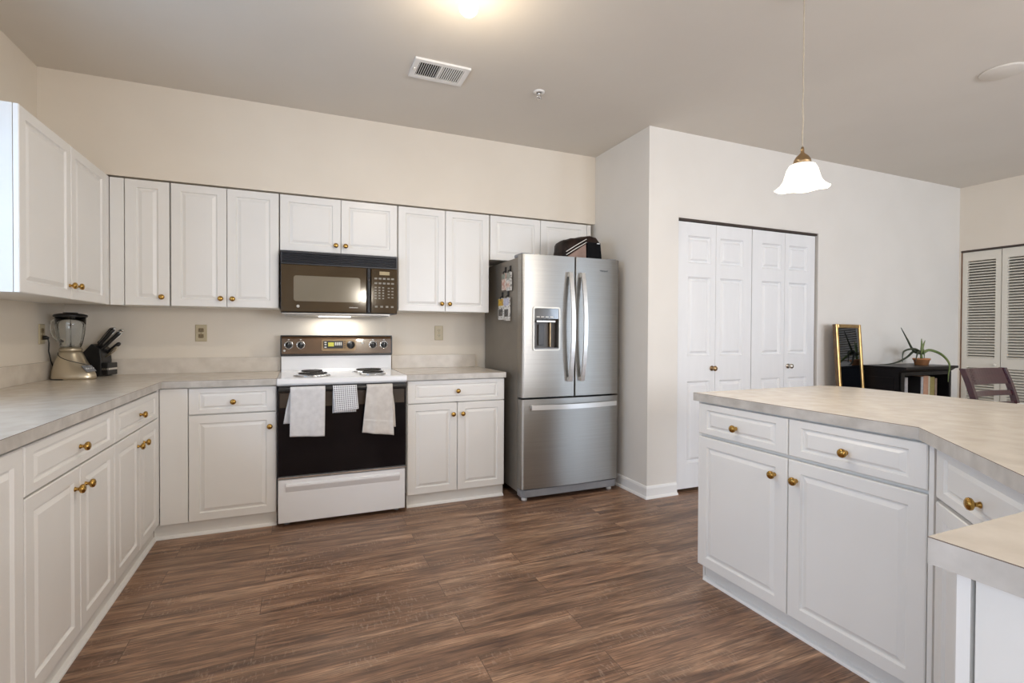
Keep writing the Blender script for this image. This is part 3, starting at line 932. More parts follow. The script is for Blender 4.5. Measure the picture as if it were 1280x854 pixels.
# ------------------------------------------------------------------ dish towels over the oven handle
def towel(label, x0, x1, zf, zb, material, skew_f=0.0, skew_b=0.0, flare=0.0, wav=0.004, seed=0, slant=0.0, hem=False, bx=0.0):
    """cloth hung over the handle; front drop to zf, rear drop to zb"""
    HY, HZ, HR = RY - 0.048, 0.847, 0.0165
    path = []
    nf, nb = 26, 18
    for i in range(nf + 1):
        u = i / nf
        path.append(('f', zf + (HZ - zf) * u))
    for i in range(1, 9):
        path.append(('a', PI * i / 9))
    for i in range(nb + 1):
        u = i / nb
        path.append(('b', HZ - (HZ - zb) * u))
    NX = 22
    vs, fs, uv = [], [], []
    dist = 0.0
    prevz = None
    lastq = None
    for k, (kind, q) in enumerate(path):
        zc_ = q if kind != 'a' else None
        if k:
            dist += HR * PI / 9 if (kind == 'a' or lastq is None) else abs(q - lastq)
        lastq = zc_
        for i in range(NX + 1):
            s = i / NX
            x = x0 + (x1 - x0) * s
            if kind == 'a':
                y = HY - HR * math.cos(q)
                z = HZ + HR * math.sin(q)
                d = 0
            elif kind == 'f':
                d = HZ - q
                z = q + slant * (s - 0.5) * d / max(HZ - zf, 0.01)
                y = HY - HR - wav * (d * 6) * (math.sin(s * 9 + seed) * 0.6 + math.sin(s * 17 + seed * 2) * 0.3 + 0.4)
                x += skew_f * d + flare * d * (s - 0.5)
            else:
                d = HZ - q
                z = q
                y = HY + HR - 0.001 + wav * 0.3 * math.sin(s * 8 + seed) * min(d * 6, 1)
                y = min(y, RY - 0.0185)
                x += skew_b * d + bx * min(1, d * 8)
            vs.append((x, y, z))
            uv.append((s * (x1 - x0), dist))
    n = NX + 1
    for k in range(len(path) - 1):
        for i in range(NX):
            fs.append((k * n + i, k * n + i + 1, (k + 1) * n + i + 1, (k + 1) * n + i))
    me = bpy.data.meshes.new('dish_towel')
    me.from_pydata(vs, [], fs)
    ul = me.uv_layers.new(name='UVMap')
    for lp in me.loops:
        ul.data[lp.index].uv = uv[lp.vertex_index]
    for p in me.polygons:
        p.use_smooth = True
    me.materials.append(material)
    if hem:
        me.materials.append(M_HEM)
        for p in me.polygons:
            if 7 <= p.index // NX <= 7:
                p.material_index = 1
    o = link('dish_towel', me)
    sm = o.modifiers.new('thickness', 'SOLIDIFY')
    sm.thickness = 0.0035
    sm.offset = 0.0
    return tag(o, label, 'towel', 'dish towels over the oven handle')


towel('long pale grey dish towel, leftmost on the oven handle', 1.322, 1.521, 0.560, 0.640, M_TOWEL1, skew_f=-0.012, skew_b=-0.16, wav=0.002, seed=1, slant=-0.012, bx=-0.006)
towel('small black and white checked cloth in the middle of the oven handle', 1.566, 1.708, 0.708, 0.690, M_CHECK, skew_f=0.07, flare=0.02, wav=0.003, seed=2.2, slant=0.012, skew_b=-0.01)
towel('beige rumpled dish towel with a woven band, rightmost on the oven handle', 1.770, 1.932, 0.545, 0.578, M_TOWEL2, skew_f=-0.035, skew_b=0.05, flare=0.12, wav=0.006, seed=4, slant=-0.03, hem=True, bx=0.012)

# ------------------------------------------------------------------ over-the-range microwave
MX0, MX1, MZ0, MZ1, MY = 1.258, 2.018, 1.328, 1.738, -0.402
mw = thing('microwave', 'black over-the-range microwave with brown glass door, mounted above the stove', 'microwave', (MX0, MY, 1.328))


def mwm(m, name, material, parent):
    m.v = [(x - MX0, y - MY, z - 1.328) for x, y, z in m.v]
    return m.build(name, material, parent)


mwm(MB().box(MX0, MX1, MY + 0.022, -0.003, MZ0, MZ1, 0.003), 'body', M_BLACK, mw)
g = MB().box(MX0, MX1, MY + 0.012, MY + 0.023, 1.650, MZ1).box(MX0, MX1, MY, MY + 0.012, 1.727, MZ1).box(MX0, MX1, MY, MY + 0.012, 1.650, 1.657)
g.box(MX0, MX0 + 0.008, MY, MY + 0.012, 1.657, 1.727).box(MX1 - 0.008, MX1, MY, MY + 0.012, 1.657, 1.727)
for i in range(6):
    z = 1.659 + i * 0.0115
    g.prism([(MY + 0.001, z + 0.0035), (MY + 0.003, z + 0.0085), (MY + 0.012, z + 0.004), (MY + 0.012, z)], MX0 + 0.008, MX1 - 0.008, 'x')
mwm(g, 'vent_grille', mat('dark_grille_plastic', (0.022, 0.024, 0.030), 0.35, col2=(0.03, 0.032, 0.04), nscale=9), mw)
dx1 = 1.806
dm = MB().box(MX0 + 0.002, dx1, MY - 0.002, MY + 0.021, 1.334, 1.648, 0.004)
door = mwm(dm, 'door', M_BRNGL, mw)
mwm(MB().prism(rrect(1.337, 1.762, 1.405, 1.575, 0.016), MY - 0.0032, MY - 0.0015, 'y'), 'window', M_MWWIN, door)
mwm(MB().lathe([(0.0095, 0), (0.0095, 0.0012), (0.0001, 0.0014)], 24, (1.364, MY - 0.002, 1.371), 'y'), 'emblem', M_MARK, door)
mkm = MB()
for i in range(10):
    mkm.box(1.690 + i * 0.0058, 1.6935 + i * 0.0058, MY - 0.003, MY - 0.0015, 1.366, 1.3725)
mwm(mkm, 'nameplate', M_MARK, door)
hm = MB().prism([(dx1 - 0.001, MY + 0.012), (dx1 + 0.002, MY - 0.018), (dx1 + 0.012, MY - 0.026), (dx1 + 0.022, MY - 0.020), (dx1 + 0.026, MY + 0.012)], 1.336, 1.646, 'z', 0.002)
mwm(hm, 'handle', mat('gloss_black_handle', (0.018, 0.016, 0.016), 0.12, col2=(0.03, 0.027, 0.026), nscale=12, coat=0.6), door)
cpn = mwm(MB().box(dx1 + 0.030, MX1 - 0.001, MY, MY + 0.021, 1.334, 1.648, 0.002), 'control_panel', M_BRNGL, mw)
mwm(MB().box(1.893, 1.962, MY - 0.0015, MY + 0.001, 1.604, 1.628), 'display', M_DISPB, cpn)
M_KEY = mat('grey_key_marks', (0.26, 0.24, 0.20), 0.5, col2=(0.3, 0.28, 0.24), nscale=30)


def key(x0, x1, z0, z1):
    mwm(MB().box(x0, x1, MY - 0.0015, MY + 0.001, z0, z1), 'key', M_KEY, cpn)


for z in (1.578, 1.545):
    for i in range(5):
        key(1.858 + i * 0.029, 1.877 + i * 0.029, z - 0.006, z + 0.006)
for i in range(3):
    for j in range(5):
        key(1.860 + i * 0.026, 1.873 + i * 0.026, 1.510 - j * 0.019, 1.519 - j * 0.019)
for i in range(2):
    for j in range(4):
        key(1.950 + i * 0.026, 1.964 + i * 0.026, 1.508 - j * 0.022, 1.516 - j * 0.022)
for i in range(4):
    key(1.862 + i * 0.037, 1.880 + i * 0.037, 1.374, 1.386)
mwm(MB().box(MX0 + 0.02, MX1 - 0.05, MY + 0.02, -0.02, 1.314, 1.328).box(MX0 + 0.01, MX1 - 0.06, MY - 0.004, MY + 0.012, 1.316, 1.327, 0.002), 'bottom_plate',
    mat('grey_metal_underside', (0.35, 0.34, 0.33), 0.35, 0.8, col2=(0.4, 0.39, 0.38), nscale=10), mw)
lens = mwm(MB().box(1.50, 1.72, -0.17, -0.09, 1.309, 1.3135), 'cooktop_lamp', emit('lit_cooktop_lens', (0.95, 0.97, 1.0), 2.5), mw)
l = bpy.data.lights.new('cooktop_light', 'AREA')
l.shape = 'RECTANGLE'
l.size, l.size_y, l.energy, l.color = 0.3, 0.10, 1.2, (1.0, 0.95, 0.86)
lo = link('cooktop_light', l, mw, (0.38, 0.28, -0.022))

# ------------------------------------------------------------------ refrigerator
FX0, FX1 = 2.812, 3.622
FXC = (FX0 + FX1) / 2
FY = -0.815
fr = thing('refrigerator', 'stainless steel french-door refrigerator with bottom freezer and water dispenser', 'refrigerator', (FXC, FY, 0))
HW = (FX1 - FX0) / 2
MB().box(-HW + 0.003, HW - 0.003, 0.085, 0.775, 0.055, 1.742, 0.004).build('body', M_TAUPE, fr)


def bow(x):
    return -0.014 * (1 - (x / HW) ** 2)


def fdoor(xa, xb, z0, z1, name, parent, round_l=True, round_r=True):
    pts = []
    r = 0.016
    N = 64
    front_pts = []
    for i in range(N + 1):
        x = xa + (xb - xa) * i / N
        y = bow(x)
        dl, dr_ = x - xa, xb - x
        front_pts.append((x, y))
    def corner(x, sgn, big):
        rr = r if big else 0.004
        return [(x, 0.078), (x, bow(x) + rr), (x + sgn * rr * 0.3, bow(x) + rr * 0.3), (x + sgn * rr, bow(x + sgn * rr))]
    L = corner(xa, 1, round_l)
    R = corner(xb, -1, round_r)[::-1]
    rl, rrr = (r if round_l else 0.004), (r if round_r else 0.004)
    mid = [p for p in front_pts if xa + rl + 0.004 < p[0] < xb - rrr - 0.004]
    m = MB().prism(L + mid + R, z0, z1, 'z')
    o = m.build(name, M_STEEL, parent)
    return o


DZ0, DZ1 = 0.742, 1.756
XS = 3.230 - FXC
ld = fdoor(-HW, XS - 0.004, DZ0, DZ1, 'door', fr, True, False)
rd = fdoor(XS + 0.004, HW, DZ0, DZ1, 'door', fr, False, True)
fd = fdoor(-HW, HW, 0.092, 0.728, 'freezer_drawer', fr)
MB().box(-HW + 0.012, HW - 0.012, 0.072, 0.088, 0.09, 1.74).build('gasket', M_BLACK, fr)
for x in (-HW + 0.05, HW - 0.05):
    MB().box(x - 0.045, x + 0.045, 0.03, 0.16, 1.7435, 1.768, 0.006).build('hinge_cover', M_GREYP, fr)
kg = MB().prism([(-HW + 0.005, 0.085), (-HW + 0.005, 0.02), (-HW + 0.03, 0.0), (HW - 0.03, 0.0), (HW - 0.005, 0.02), (HW - 0.005, 0.085)], 0.032, 0.084, 'z', 0.003)
kg.build('kick_plate', M_GREYP, fr)
for x in (-HW + 0.045, HW - 0.05):
    for y in (0.05, 0.70):
        MB().lathe([(0.020, 0), (0.020, 0.016), (0.010, 0.020), (0.010, 0.055)], 16, (x, y, 0)).build('foot', M_TRIM, fr)

# water dispenser: recess cut into the left door
dxa, dxb, dza, dzb = 2.892 - FXC, 3.108 - FXC, 1.074, 1.386


def cut(obj, poly, y0, y1):
    c = MB().prism(poly, y0, y1, 'y').build('cutter', M_BLACK, fr)
    md = obj.modifiers.new('cut', 'BOOLEAN')
    md.operation = 'DIFFERENCE'
    md.object = c
    md.solver = 'EXACT'
    bpy.context.view_layer.update()
    dg = bpy.context.evaluated_depsgraph_get()
    me = bpy.data.meshes.new_from_object(obj.evaluated_get(dg))
    obj.modifiers.clear()
    obj.data = me
    bpy.data.objects.remove(c)


cut(ld, rrect(dxa + 0.006, dxb - 0.006, dza + 0.006, dzb - 0.006, 0.010), -0.05, 0.058)
yd = bow((dxa + dxb) / 2) - 0.003
ring_o, ring_i = rrect(dxa, dxb, dza, dzb, 0.016), rrect(dxa + 0.010, dxb - 0.010, dza + 0.010, dzb - 0.010, 0.010)
m = MB()
n = len(ring_o)
vs = []
for pts, y in ((ring_o, yd + 0.012), (ring_o, yd), (ring_i, yd), (ring_i, yd + 0.02)):
    vs += [(p[0], y, p[1]) for p in pts]
m.add(vs, [(k * n + i, k * n + (i + 1) % n, (k + 1) * n + (i + 1) % n, (k + 1) * n + i) for k in range(3) for i in range(n)])
dsp = m.build('water_dispenser', mat('satin_bezel', (0.50, 0.47, 0.42), 0.4, 0.8, col2=(0.54, 0.51, 0.46), nscale=9), ld)
MB().prism(rrect(dxa + 0.008, dxb - 0.008, dza + 0.008, dzb - 0.008, 0.009), 0.046, 0.057, 'y').build('recess_back', mat('dark_bronze_plastic', (0.055, 0.046, 0.038), 0.35, col2=(0.07, 0.058, 0.048), nscale=8), dsp)
MB().box(dxa + 0.010, dxb - 0.010, yd + 0.004, 0.046, 1.300, dzb - 0.010, 0.002).build('control_panel', mat('grey_gloss_panel', (0.13, 0.125, 0.12), 0.12, 0.3, col2=(0.16, 0.155, 0.15), nscale=6, coat=0.5), dsp)
mk = MB()
for i in range(4):
    mk.box(dxa + 0.028 + i * 0.036, dxa + 0.052 + i * 0.036, yd + 0.003, yd + 0.006, 1.312, 1.318)
mk.build('control_marks', M_MARK, dsp)
MB().box(dxa + 0.030, dxb - 0.034, yd + 0.006, 0.030, 1.276, 1.290, 0.003).build('light_bar', M_STEELH, dsp)
MB().box(dxa + 0.062, dxa + 0.108, 0.030, 0.042, 1.110, 1.262, 0.003).build('paddle', mat('dark_paddle', (0.03, 0.026, 0.022), 0.3, col2=(0.04, 0.035, 0.03), nscale=9), dsp)
MB().box(dxa + 0.150, dxa + 0.156, 0.020, 0.045, 1.10, 1.285).build('side_rib', M_LAMPBR, dsp)
MB().box(dxa + 0.010, dxb - 0.010, yd + 0.004, 0.046, dza + 0.010, dza + 0.020, 0.002).build('drip_tray', M_GREYP, dsp)


# handles: flat bars bowed away from the doors
def bow_bar(p0, p1, out, rise, width, thick, name, parent, horizontal=False):
    N = 18
    vs, fs = [], []
    for i in range(N + 1):
        s = i / N
        P = Vector(p0).lerp(Vector(p1), s)
        d = out + rise * (1 - (2 * s - 1) ** 2)
        hw, ht = width / 2, thick / 2
        y = P.y - d
        if horizontal:
            c = [(P.x, y - ht, P.z - hw), (P.x, y - ht, P.z + hw), (P.x, y + ht, P.z + hw), (P.x, y + ht, P.z - hw)]
        else:
            c = [(P.x - hw, y - ht, P.z), (P.x + hw, y - ht, P.z), (P.x + hw, y + ht, P.z), (P.x - hw, y + ht, P.z)]
        vs += c
    for i in range(N):
        for k in range(4):
            l_ = (k + 1) % 4
            fs.append((i * 4 + k, i * 4 + l_, i * 4 + 4 + l_, i * 4 + 4 + k))
    fs += [(0, 1, 2, 3), (N * 4, N * 4 + 1, N * 4 + 2, N * 4 + 3)]
    m = MB().add(vs, fs)
    for P in (Vector(p0), Vector(p1)):
        e = 0.012
        q = 1 if P == Vector(p0) else -1
        if horizontal:
            m.box(P.x - (0 if q > 0 else 0.03), P.x + (0.03 if q > 0 else 0), P.y - out, P.y + 0.004, P.z - e, P.z + e)
        else:
            m.box(P.x - e, P.x + e, P.y - out, P.y + 0.004, P.z - (0 if q > 0 else 0.03), P.z + (0.03 if q > 0 else 0))
    return m.build(name, M_STEELH, parent)


xl_, xr_ = XS - 0.050, XS + 0.052
bow_bar((xl_, bow(xl_), 0.850), (xl_, bow(xl_), 1.640), 0.022, 0.045, 0.030, 0.012, 'handle', ld)
bow_bar((xr_, bow(xr_), 0.850), (xr_, bow(xr_), 1.640), 0.022, 0.045, 0.030, 0.012, 'handle', rd)
bow_bar((-HW + 0.065, bow(-HW + 0.065), 0.672), (HW - 0.035, bow(HW - 0.035), 0.672), 0.020, 0.034, 0.034, 0.012, 'handle', fd, True)
# maker's badge: small raised wordmark on the right door
tx = bpy.data.curves.new('badge', 'FONT')
tx.body = 'Whirlpool'
tx.size = 0.017
tx.extrude = 0.0006
to = link('badge', tx)
bpy.context.view_layer.update()
me = bpy.data.meshes.new_from_object(to.evaluated_get(bpy.context.evaluated_depsgraph_get()))
bpy.data.objects.remove(to)
me.materials.append(mat('badge_grey', (0.12, 0.12, 0.13), 0.3, 0.8, col2=(0.15, 0.15, 0.16), nscale=20))
bo = link('badge', me, rd, (3.440 - FXC, bow(3.46 - FXC) - 0.0015, 1.662))
bo.rotation_euler = (PI / 2, 0, 0.02)

# hooks and packets on the refrigerator's left side
FSX = FX0 + 0.003


def packet(label, ya, yb, za, zb, mats, hz, hooklabel):
    yc = (ya + yb) / 2
    hk = MB().box(FSX - 0.010, FSX - 0.0005, yc - 0.010, yc + 0.010, hz, hz + 0.042, 0.003).tube(
        [(FSX - 0.008, yc, hz + 0.010), (FSX - 0.020, yc, hz + 0.004), (FSX - 0.024, yc, hz - 0.006), (FSX - 0.018, yc, hz - 0.012)], 0.0035, 6)
    tag(hk.build('magnetic_clip', M_BLACK), hooklabel, 'clip', 'black clips on the refrigerator side')
    m = MB()
    h = zb - za
    m.slot = 0
    m.prism([(ya, za), (yb, za), (yb, zb), (ya, zb)], FSX - 0.019, FSX - 0.006, 'x', 0.002)
    o = m.build('packet', mats[0])
    tag(o, label, 'packet', 'small packets clipped to the refrigerator side')
    MB().box(FSX - 0.0205, FSX - 0.0185, ya + 0.006, yb - 0.006, zb - h * 0.34, zb - 0.004).build('printed_header', mats[1], o)
    MB().box(FSX - 0.0205, FSX - 0.0185, ya + 0.016, yb - 0.014, za + h * 0.18, za + h * 0.50).build('printed_panel', mats[2], o)
    return o


M_GRN = mat('grey_green_print', (0.20, 0.24, 0.19), 0.4, col2=(0.35, 0.33, 0.28), nscale=40)
M_INK = mat('dark_print', (0.06, 0.055, 0.05), 0.5, col2=(0.25, 0.23, 0.2), nscale=60, lo=0.5, hi=0.6)
packet('pink and green packet, upper row, nearer the wall', -0.545, -0.462, 1.522, 1.648, [M_ROSE, M_GRN, M_ROSE], 1.655, 'black clip holding the pink and green packet in the upper row')
packet('pale patterned packet, upper row, nearer the refrigerator front', -0.640, -0.556, 1.512, 1.648, [M_PAPER, M_GRN, M_ROSE], 1.655, 'black clip holding the pale packet in the upper row')
packet('white packet with yellow top, lower row, nearer the wall', -0.500, -0.392, 1.300, 1.462, [M_PAPER, M_YELL, M_INK], 1.470, 'black clip holding the yellow-topped packet in the lower row')
packet('white packet with lavender top and dark print, lower row, nearer the refrigerator front', -0.612, -0.508, 1.290, 1.462, [M_PAPER, M_LAV, M_INK], 1.470, 'black clip holding the lavender-topped packet in the lower row')

# ------------------------------------------------------------------ bag on the refrigerator
bag = thing('lunch_bag', 'dark brown soft lunch bag with white piping lying on the refrigerator', 'bag', (3.358, -0.634, 1.7435))
pts = [(-0.165, 0.0), (-0.172, 0.06), (-0.160, 0.150), (-0.120, 0.168), (-0.060, 0.182), (0.0, 0.198), (0.07, 0.208), (0.128, 0.205), (0.150, 0.180), (0.158, 0.10), (0.168, 0.0)]
bm = bmesh.new()
rows = []
for k in range(9):
    s = k / 8
    y = -0.085 + 0.17 * s
    sh = 1.0 - 0.10 * (2 * s - 1) ** 4
    rows.append([bm.verts.new((p[0] * (1 - 0.04 * (2 * s - 1) ** 2), y, p[1] * sh)) for p in pts])
for k in range(8):
    for i in range(len(pts)):
        j = (i + 1) % len(pts)
        bm.faces.new((rows[k][i], rows[k][j], rows[k + 1][j], rows[k + 1][i]))
bm.faces.new(rows[0][::-1])
bm.faces.new(rows[-1])
bmesh.ops.subdivide_edges(bm, edges=bm.edges[:], cuts=1, use_grid_fill=True)
for v in bm.verts:
    if v.co.z > 0.01:
        n_ = mnoise.noise_vector(Vector(v.co) * 17)
        v.co += Vector((n_.x * 0.006, n_.y * 0.004, n_.z * 0.009))
MB().bm(bm, True).build('fabric_shell', M_BAGK, bag)
MB().prism([(-0.150, 0.004), (-0.140, 0.030), (0.020, 0.135), (0.024, 0.004)], -0.097, -0.080, 'y', 0.003).build('front_pocket', M_BAGF, bag)
MB().prism([(0.030, 0.003), (0.030, 0.150), (0.148, 0.150), (0.163, 0.003)], -0.099, -0.078, 'y', 0.004).build('side_panel', M_BAGB, bag)
for dz in (0.010, 0.034):
    MB().tube([(-0.150, -0.096, 0.032 + dz), (-0.065, -0.099, 0.086 + dz), (0.022, -0.100, 0.136 + dz)], 0.0032, 6).build('piping', M_PIPE, bag)
MB().box(0.115, 0.138, -0.102, -0.098, 0.140, 0.146).build('zip_pull', M_STEELH, bag)


# ------------------------------------------------------------------ wall outlets
def outlet(label, loc, rz, full=True):
    t = thing('wall_outlet', label, 'outlet', loc, rz, 'almond wall outlets above the counter')
    MB().loops(-0.035, 0.035, -0.058, 0.058, [(0, 0, -0.0005), (0, 0, -0.003), (0.004, 0.004, -0.0065)]).build('cover_plate', M_ALMOND, t)
    for z in (0.020, -0.020):
        q = MB().prism(rrect(-0.0165, 0.0165, z - 0.0145, z + 0.0145, 0.007, 4), -0.0085, -0.0060, 'y').build('socket', M_SOCK if full else M_ALMOND, t)
        MB().box(-0.008, -0.0055, -0.0092, -0.008, z - 0.002, z + 0.008).box(0.0055, 0.008, -0.0092, -0.008, z - 0.002, z + 0.007).box(-0.002, 0.002, -0.0092, -0.008, z - 0.010, z - 0.006)\
            .build('slots', M_BLACK, q)
    MB().lathe([(0.003, 0), (0.0025, 0.001), (0.0001, 0.0012)], 10, (0, -0.0064, 0), 'y').build('screw', M_BRASS, t)
    return t


outlet('almond wall outlet with brown sockets, on the back wall left of the range', (0.746, -0.0005, 1.188), 0)
outlet('plain almond wall outlet on the back wall between range and refrigerator', (2.426, -0.0005, 1.195), 0, False)
outlet('almond wall outlet on the left wall behind the blender, with a plug in it', (0.0005, -0.312, 1.180), PI / 2)

# ------------------------------------------------------------------ blender on the counter
BX, BY = 0.122, -0.272
bl = thing('blender', 'champagne blender with glass jar and black lid, in the counter corner', 'blender', (BX, BY, 0.914), math.radians(-30))
# base: round tower flowing into a low front chin (local +x)
bm = bmesh.new()
N = 32
levels = [(0.0, 0.088, 0.150), (0.012, 0.090, 0.153), (0.030, 0.088, 0.150), (0.048, 0.086, 0.138), (0.070, 0.082, 0.112), (0.095, 0.076, 0.086), (0.120, 0.069, 0.070), (0.150, 0.058, 0.058), (0.172, 0.050, 0.050)]
rows = []
for z, r, fx in levels:
    row = []
    for i in range(N):
        a = 2 * PI * i / N
        cx_, sy_ = math.cos(a), math.sin(a)
        x = (fx if cx_ > 0 else r) * cx_
        y = r * sy_ * (1.0 if cx_ <= 0 else (1 - 0.18 * cx_ * (fx > r + 0.02)))
        row.append(bm.verts.new((x, y, z)))
    rows.append(row)
for k in range(len(rows) - 1):
    for i in range(N):
        j = (i + 1) % N
        bm.faces.new((rows[k][i], rows[k][j], rows[k + 1][j], rows[k + 1][i]))
bm.faces.new(rows[0][::-1])
bm.faces.new(rows[-1])
base = MB().bm(bm, True).build('base', M_CHAMP, bl)
# darker collar separated by the slanted groove, control pad on the chin


def base_r(z, a):
    for q in range(len(levels) - 1):
        if levels[q][0] <= z <= levels[q + 1][0]:
            u = (z - levels[q][0]) / (levels[q + 1][0] - levels[q][0])
            r = levels[q][1] * (1 - u) + levels[q + 1][1] * u
            fx = levels[q][2] * (1 - u) + levels[q + 1][2] * u
            cx_, sy_ = math.cos(a), math.sin(a)
            return ((fx if cx_ > 0 else r) * cx_, r * sy_ * (1.0 if cx_ <= 0 else (1 - 0.18 * cx_ * (fx > r + 0.02))))


gp = []
for i in range(25):
    a = math.radians(-128 + 146 * i / 24)
    z = 0.158 - 0.080 * (i / 24) ** 0.9
    x, y = base_r(z, a)
    gp.append((x * 1.006, y * 1.006, z))
MB().tube(gp, 0.0022, 6).build('groove_trim', M_BLACK, base)
MB().prism([(0.102, 0.076), (0.136, 0.046), (0.143, 0.046), (0.106, 0.083)], -0.030, 0.030, 'y', 0.002).build('control_pad', M_GREYP, base)
for i in range(4):
    MB().box(0.118, 0.130, -0.025 + i * 0.0135, -0.016 + i * 0.0135, 0.058, 0.070, 0.002).build('button', M_CHROME, base)
MB().lathe([(0.090, 0.0005), (0.0915, 0.003), (0.090, 0.006)], 32).build('foot_ring', M_BLACK, base)
jar = MB().lathe([(0.040, 0.172), (0.042, 0.180), (0.050, 0.195), (0.058, 0.225), (0.066, 0.270), (0.070, 0.320), (0.072, 0.368), (0.069, 0.368), (0.067, 0.320),
                  (0.063, 0.270), (0.055, 0.225), (0.047, 0.197), (0.038, 0.184), (0.037, 0.172), (0.040, 0.172)], 36, cap=False)
jar = jar.build('glass_jar', M_JAR, bl)
for i in range(6):
    a = i * PI / 3 + 0.3
    MB().tube([(math.cos(a) * r, math.sin(a) * r, z) for r, z in ((0.049, 0.20), (0.057, 0.235), (0.064, 0.28), (0.068, 0.33))], 0.0022, 6).build('jar_rib', M_JAR, jar)
MB().tube([(-0.064, 0, 0.345), (-0.100, 0, 0.354), (-0.124, 0, 0.338), (-0.128, 0, 0.300), (-0.116, 0, 0.258), (-0.090, 0, 0.230), (-0.056, 0, 0.222)], [0.009, 0.009, 0.010, 0.010, 0.010, 0.009, 0.008], 10).build('jar_handle', M_JAR, jar)
MB().lathe([(0.020, 0.174), (0.018, 0.185), (0.008, 0.190), (0.004, 0.205), (0.0001, 0.208)], 16).box(-0.022, 0.022, -0.004, 0.004, 0.194, 0.197).box(-0.004, 0.004, -0.022, 0.022, 0.198, 0.201).build('blade', M_CHROME, bl)
MB().lathe([(0.054, 0.165), (0.054, 0.176), (0.046, 0.190), (0.043, 0.190)], 30).build('collar_ring', M_CHAMP, bl)
MB().lathe([(0.068, 0.364), (0.079, 0.368), (0.081, 0.374), (0.076, 0.382), (0.050, 0.388), (0.035, 0.388), (0.034, 0.394), (0.0001, 0.394)], 32).build('lid', M_BLACK, bl)
th = math.radians(30)


def to_local(p):
    d = Vector(p) - Vector((BX, BY, 0.914))
    return (d.x * math.cos(th) - d.y * math.sin(th), d.x * math.sin(th) + d.y * math.cos(th), d.z)


cd = MB().tube([to_local(p) for p in ((0.030, -0.312, 1.158), (0.034, -0.308, 1.13), (0.026, -0.290, 1.08), (0.024, -0.255, 1.02), (0.027, -0.215, 0.96), (0.045, -0.195, 0.935))], 0.0035, 8)
cd = cd.build('power_cord', M_BLACK, bl)
MB().tube([to_local(p) for p in ((0.010, -0.312, 1.160), (0.022, -0.312, 1.160), (0.036, -0.312, 1.157))], [0.012, 0.012, 0.006], 12).build('plug', M_BLACK, cd)

# ------------------------------------------------------------------ knife block with knives
KX, KY = 0.232, -0.088
kbk = thing('knife_block', 'black slanted knife block with steel front plate, behind the blender', 'knife block', (KX, KY, 0.914), math.radians(-14))
MB().prism([(-0.125, 0.0), (-0.125, 0.115), (-0.045, 0.205), (0.004, 0.175), (0.010, 0.100), (0.010, 0.0)], -0.055, 0.055, 'y', 0.004).build('block', M_BLACK, kbk)
MB().box(0.011, 0.045, -0.05, 0.05, 0.008, 0.085, 0.004).build('front_rack', M_BLACK, kbk)
MB().box(0.044, 0.047, -0.044, 0.044, 0.040, 0.052).box(0.012, 0.044, -0.050, -0.0485, 0.040, 0.052).build('steel_band', M_STEELH, kbk)


def block_knife(label, x, y, z, ang, length, steel, w=0.013):
    w *= 1.2
    length *= 1.08
    """knife whose handle stands out of the block at an angle in the xz plane"""
    rot = math.radians(-14)
    wx, wy = KX + x * math.cos(rot) - y * math.sin(rot), KY + x * math.sin(rot) + y * math.cos(rot)
    t = thing('kitchen_knife', label, 'knife', (wx, wy, 0.914 + z), rot, 'knives in the black block')
    ux, uz = math.cos(ang), math.sin(ang)

    def P(s, o=0):
        return (ux * s - uz * o, 0, uz * s + ux * o)
    MB().tube([P(-0.004), P(0.004), P(0.02), P(length * 0.6), P(length * 0.9), P(length)], [w * 0.5, w * 0.62, w * 0.55, w * 0.65, w * 0.7, w * 0.45], 10).build('handle', M_BLACK, t)
    if steel:
        MB().tube([P(0.002, w * 0.42), P(length * 0.5, w * 0.52), P(length * 0.97, w * 0.6)], 0.0042, 6).build('steel_spine', M_STEELH, t)
        MB().tube([P(0.002, -w * 0.42), P(length * 0.5, -w * 0.52), P(length * 0.97, -w * 0.6)], 0.0034, 6).build('steel_edge', M_STEELH, t)
        MB().tube([P(length - 0.002), P(length + 0.004)], [w * 0.6, w * 0.4], 10).build('pommel', M_STEELH, t)
    MB().box(-0.001, 0.001, -0.0008, 0.0008, -0.012, 0.0).build('blade', M_STEELH, t)
    return t


A0 = math.radians(50)
block_knife('black-handled knife highest in the block, at its rear', -0.036, 0.012, 0.206, A0, 0.115, False, 0.021)
block_knife('steel-backed knife beside the highest one in the block', -0.020, -0.020, 0.197, A0, 0.125, True, 0.017)
block_knife('steel-backed knife in the middle of the block', -0.008, 0.024, 0.189, math.radians(47), 0.130, True, 0.015)
block_knife('long steel-backed knife at the right edge of the block', 0.002, -0.026, 0.176, math.radians(45), 0.135, True, 0.016)
block_knife('short black-handled knife at the lower right of the block', 0.009, 0.014, 0.150, math.radians(40), 0.085, False, 0.015)
sc_ = thing('kitchen_scissors', 'kitchen scissors with tan steel grips sticking out low on the knife block', 'scissors', (KX + 0.012, KY - 0.032, 0.914 + 0.118), math.radians(-14))
for q, dz in ((0, 0.0), (1, 0.016)):
    MB().tube([(0.001, 0.004 * q, 0.004 + dz * 0.3), (0.030, 0.004 * q, 0.020 + dz), (0.058, 0.004 * q, 0.046 + dz), (0.068, 0.004 * q, 0.060 + dz * 0.6), (0.060, 0.004 * q, 0.062 + dz * 0.4), (0.030, 0.004 * q, 0.034 + dz * 0.4)], 0.004, 8)\
        .build('grip', M_CHAMP, sc_)

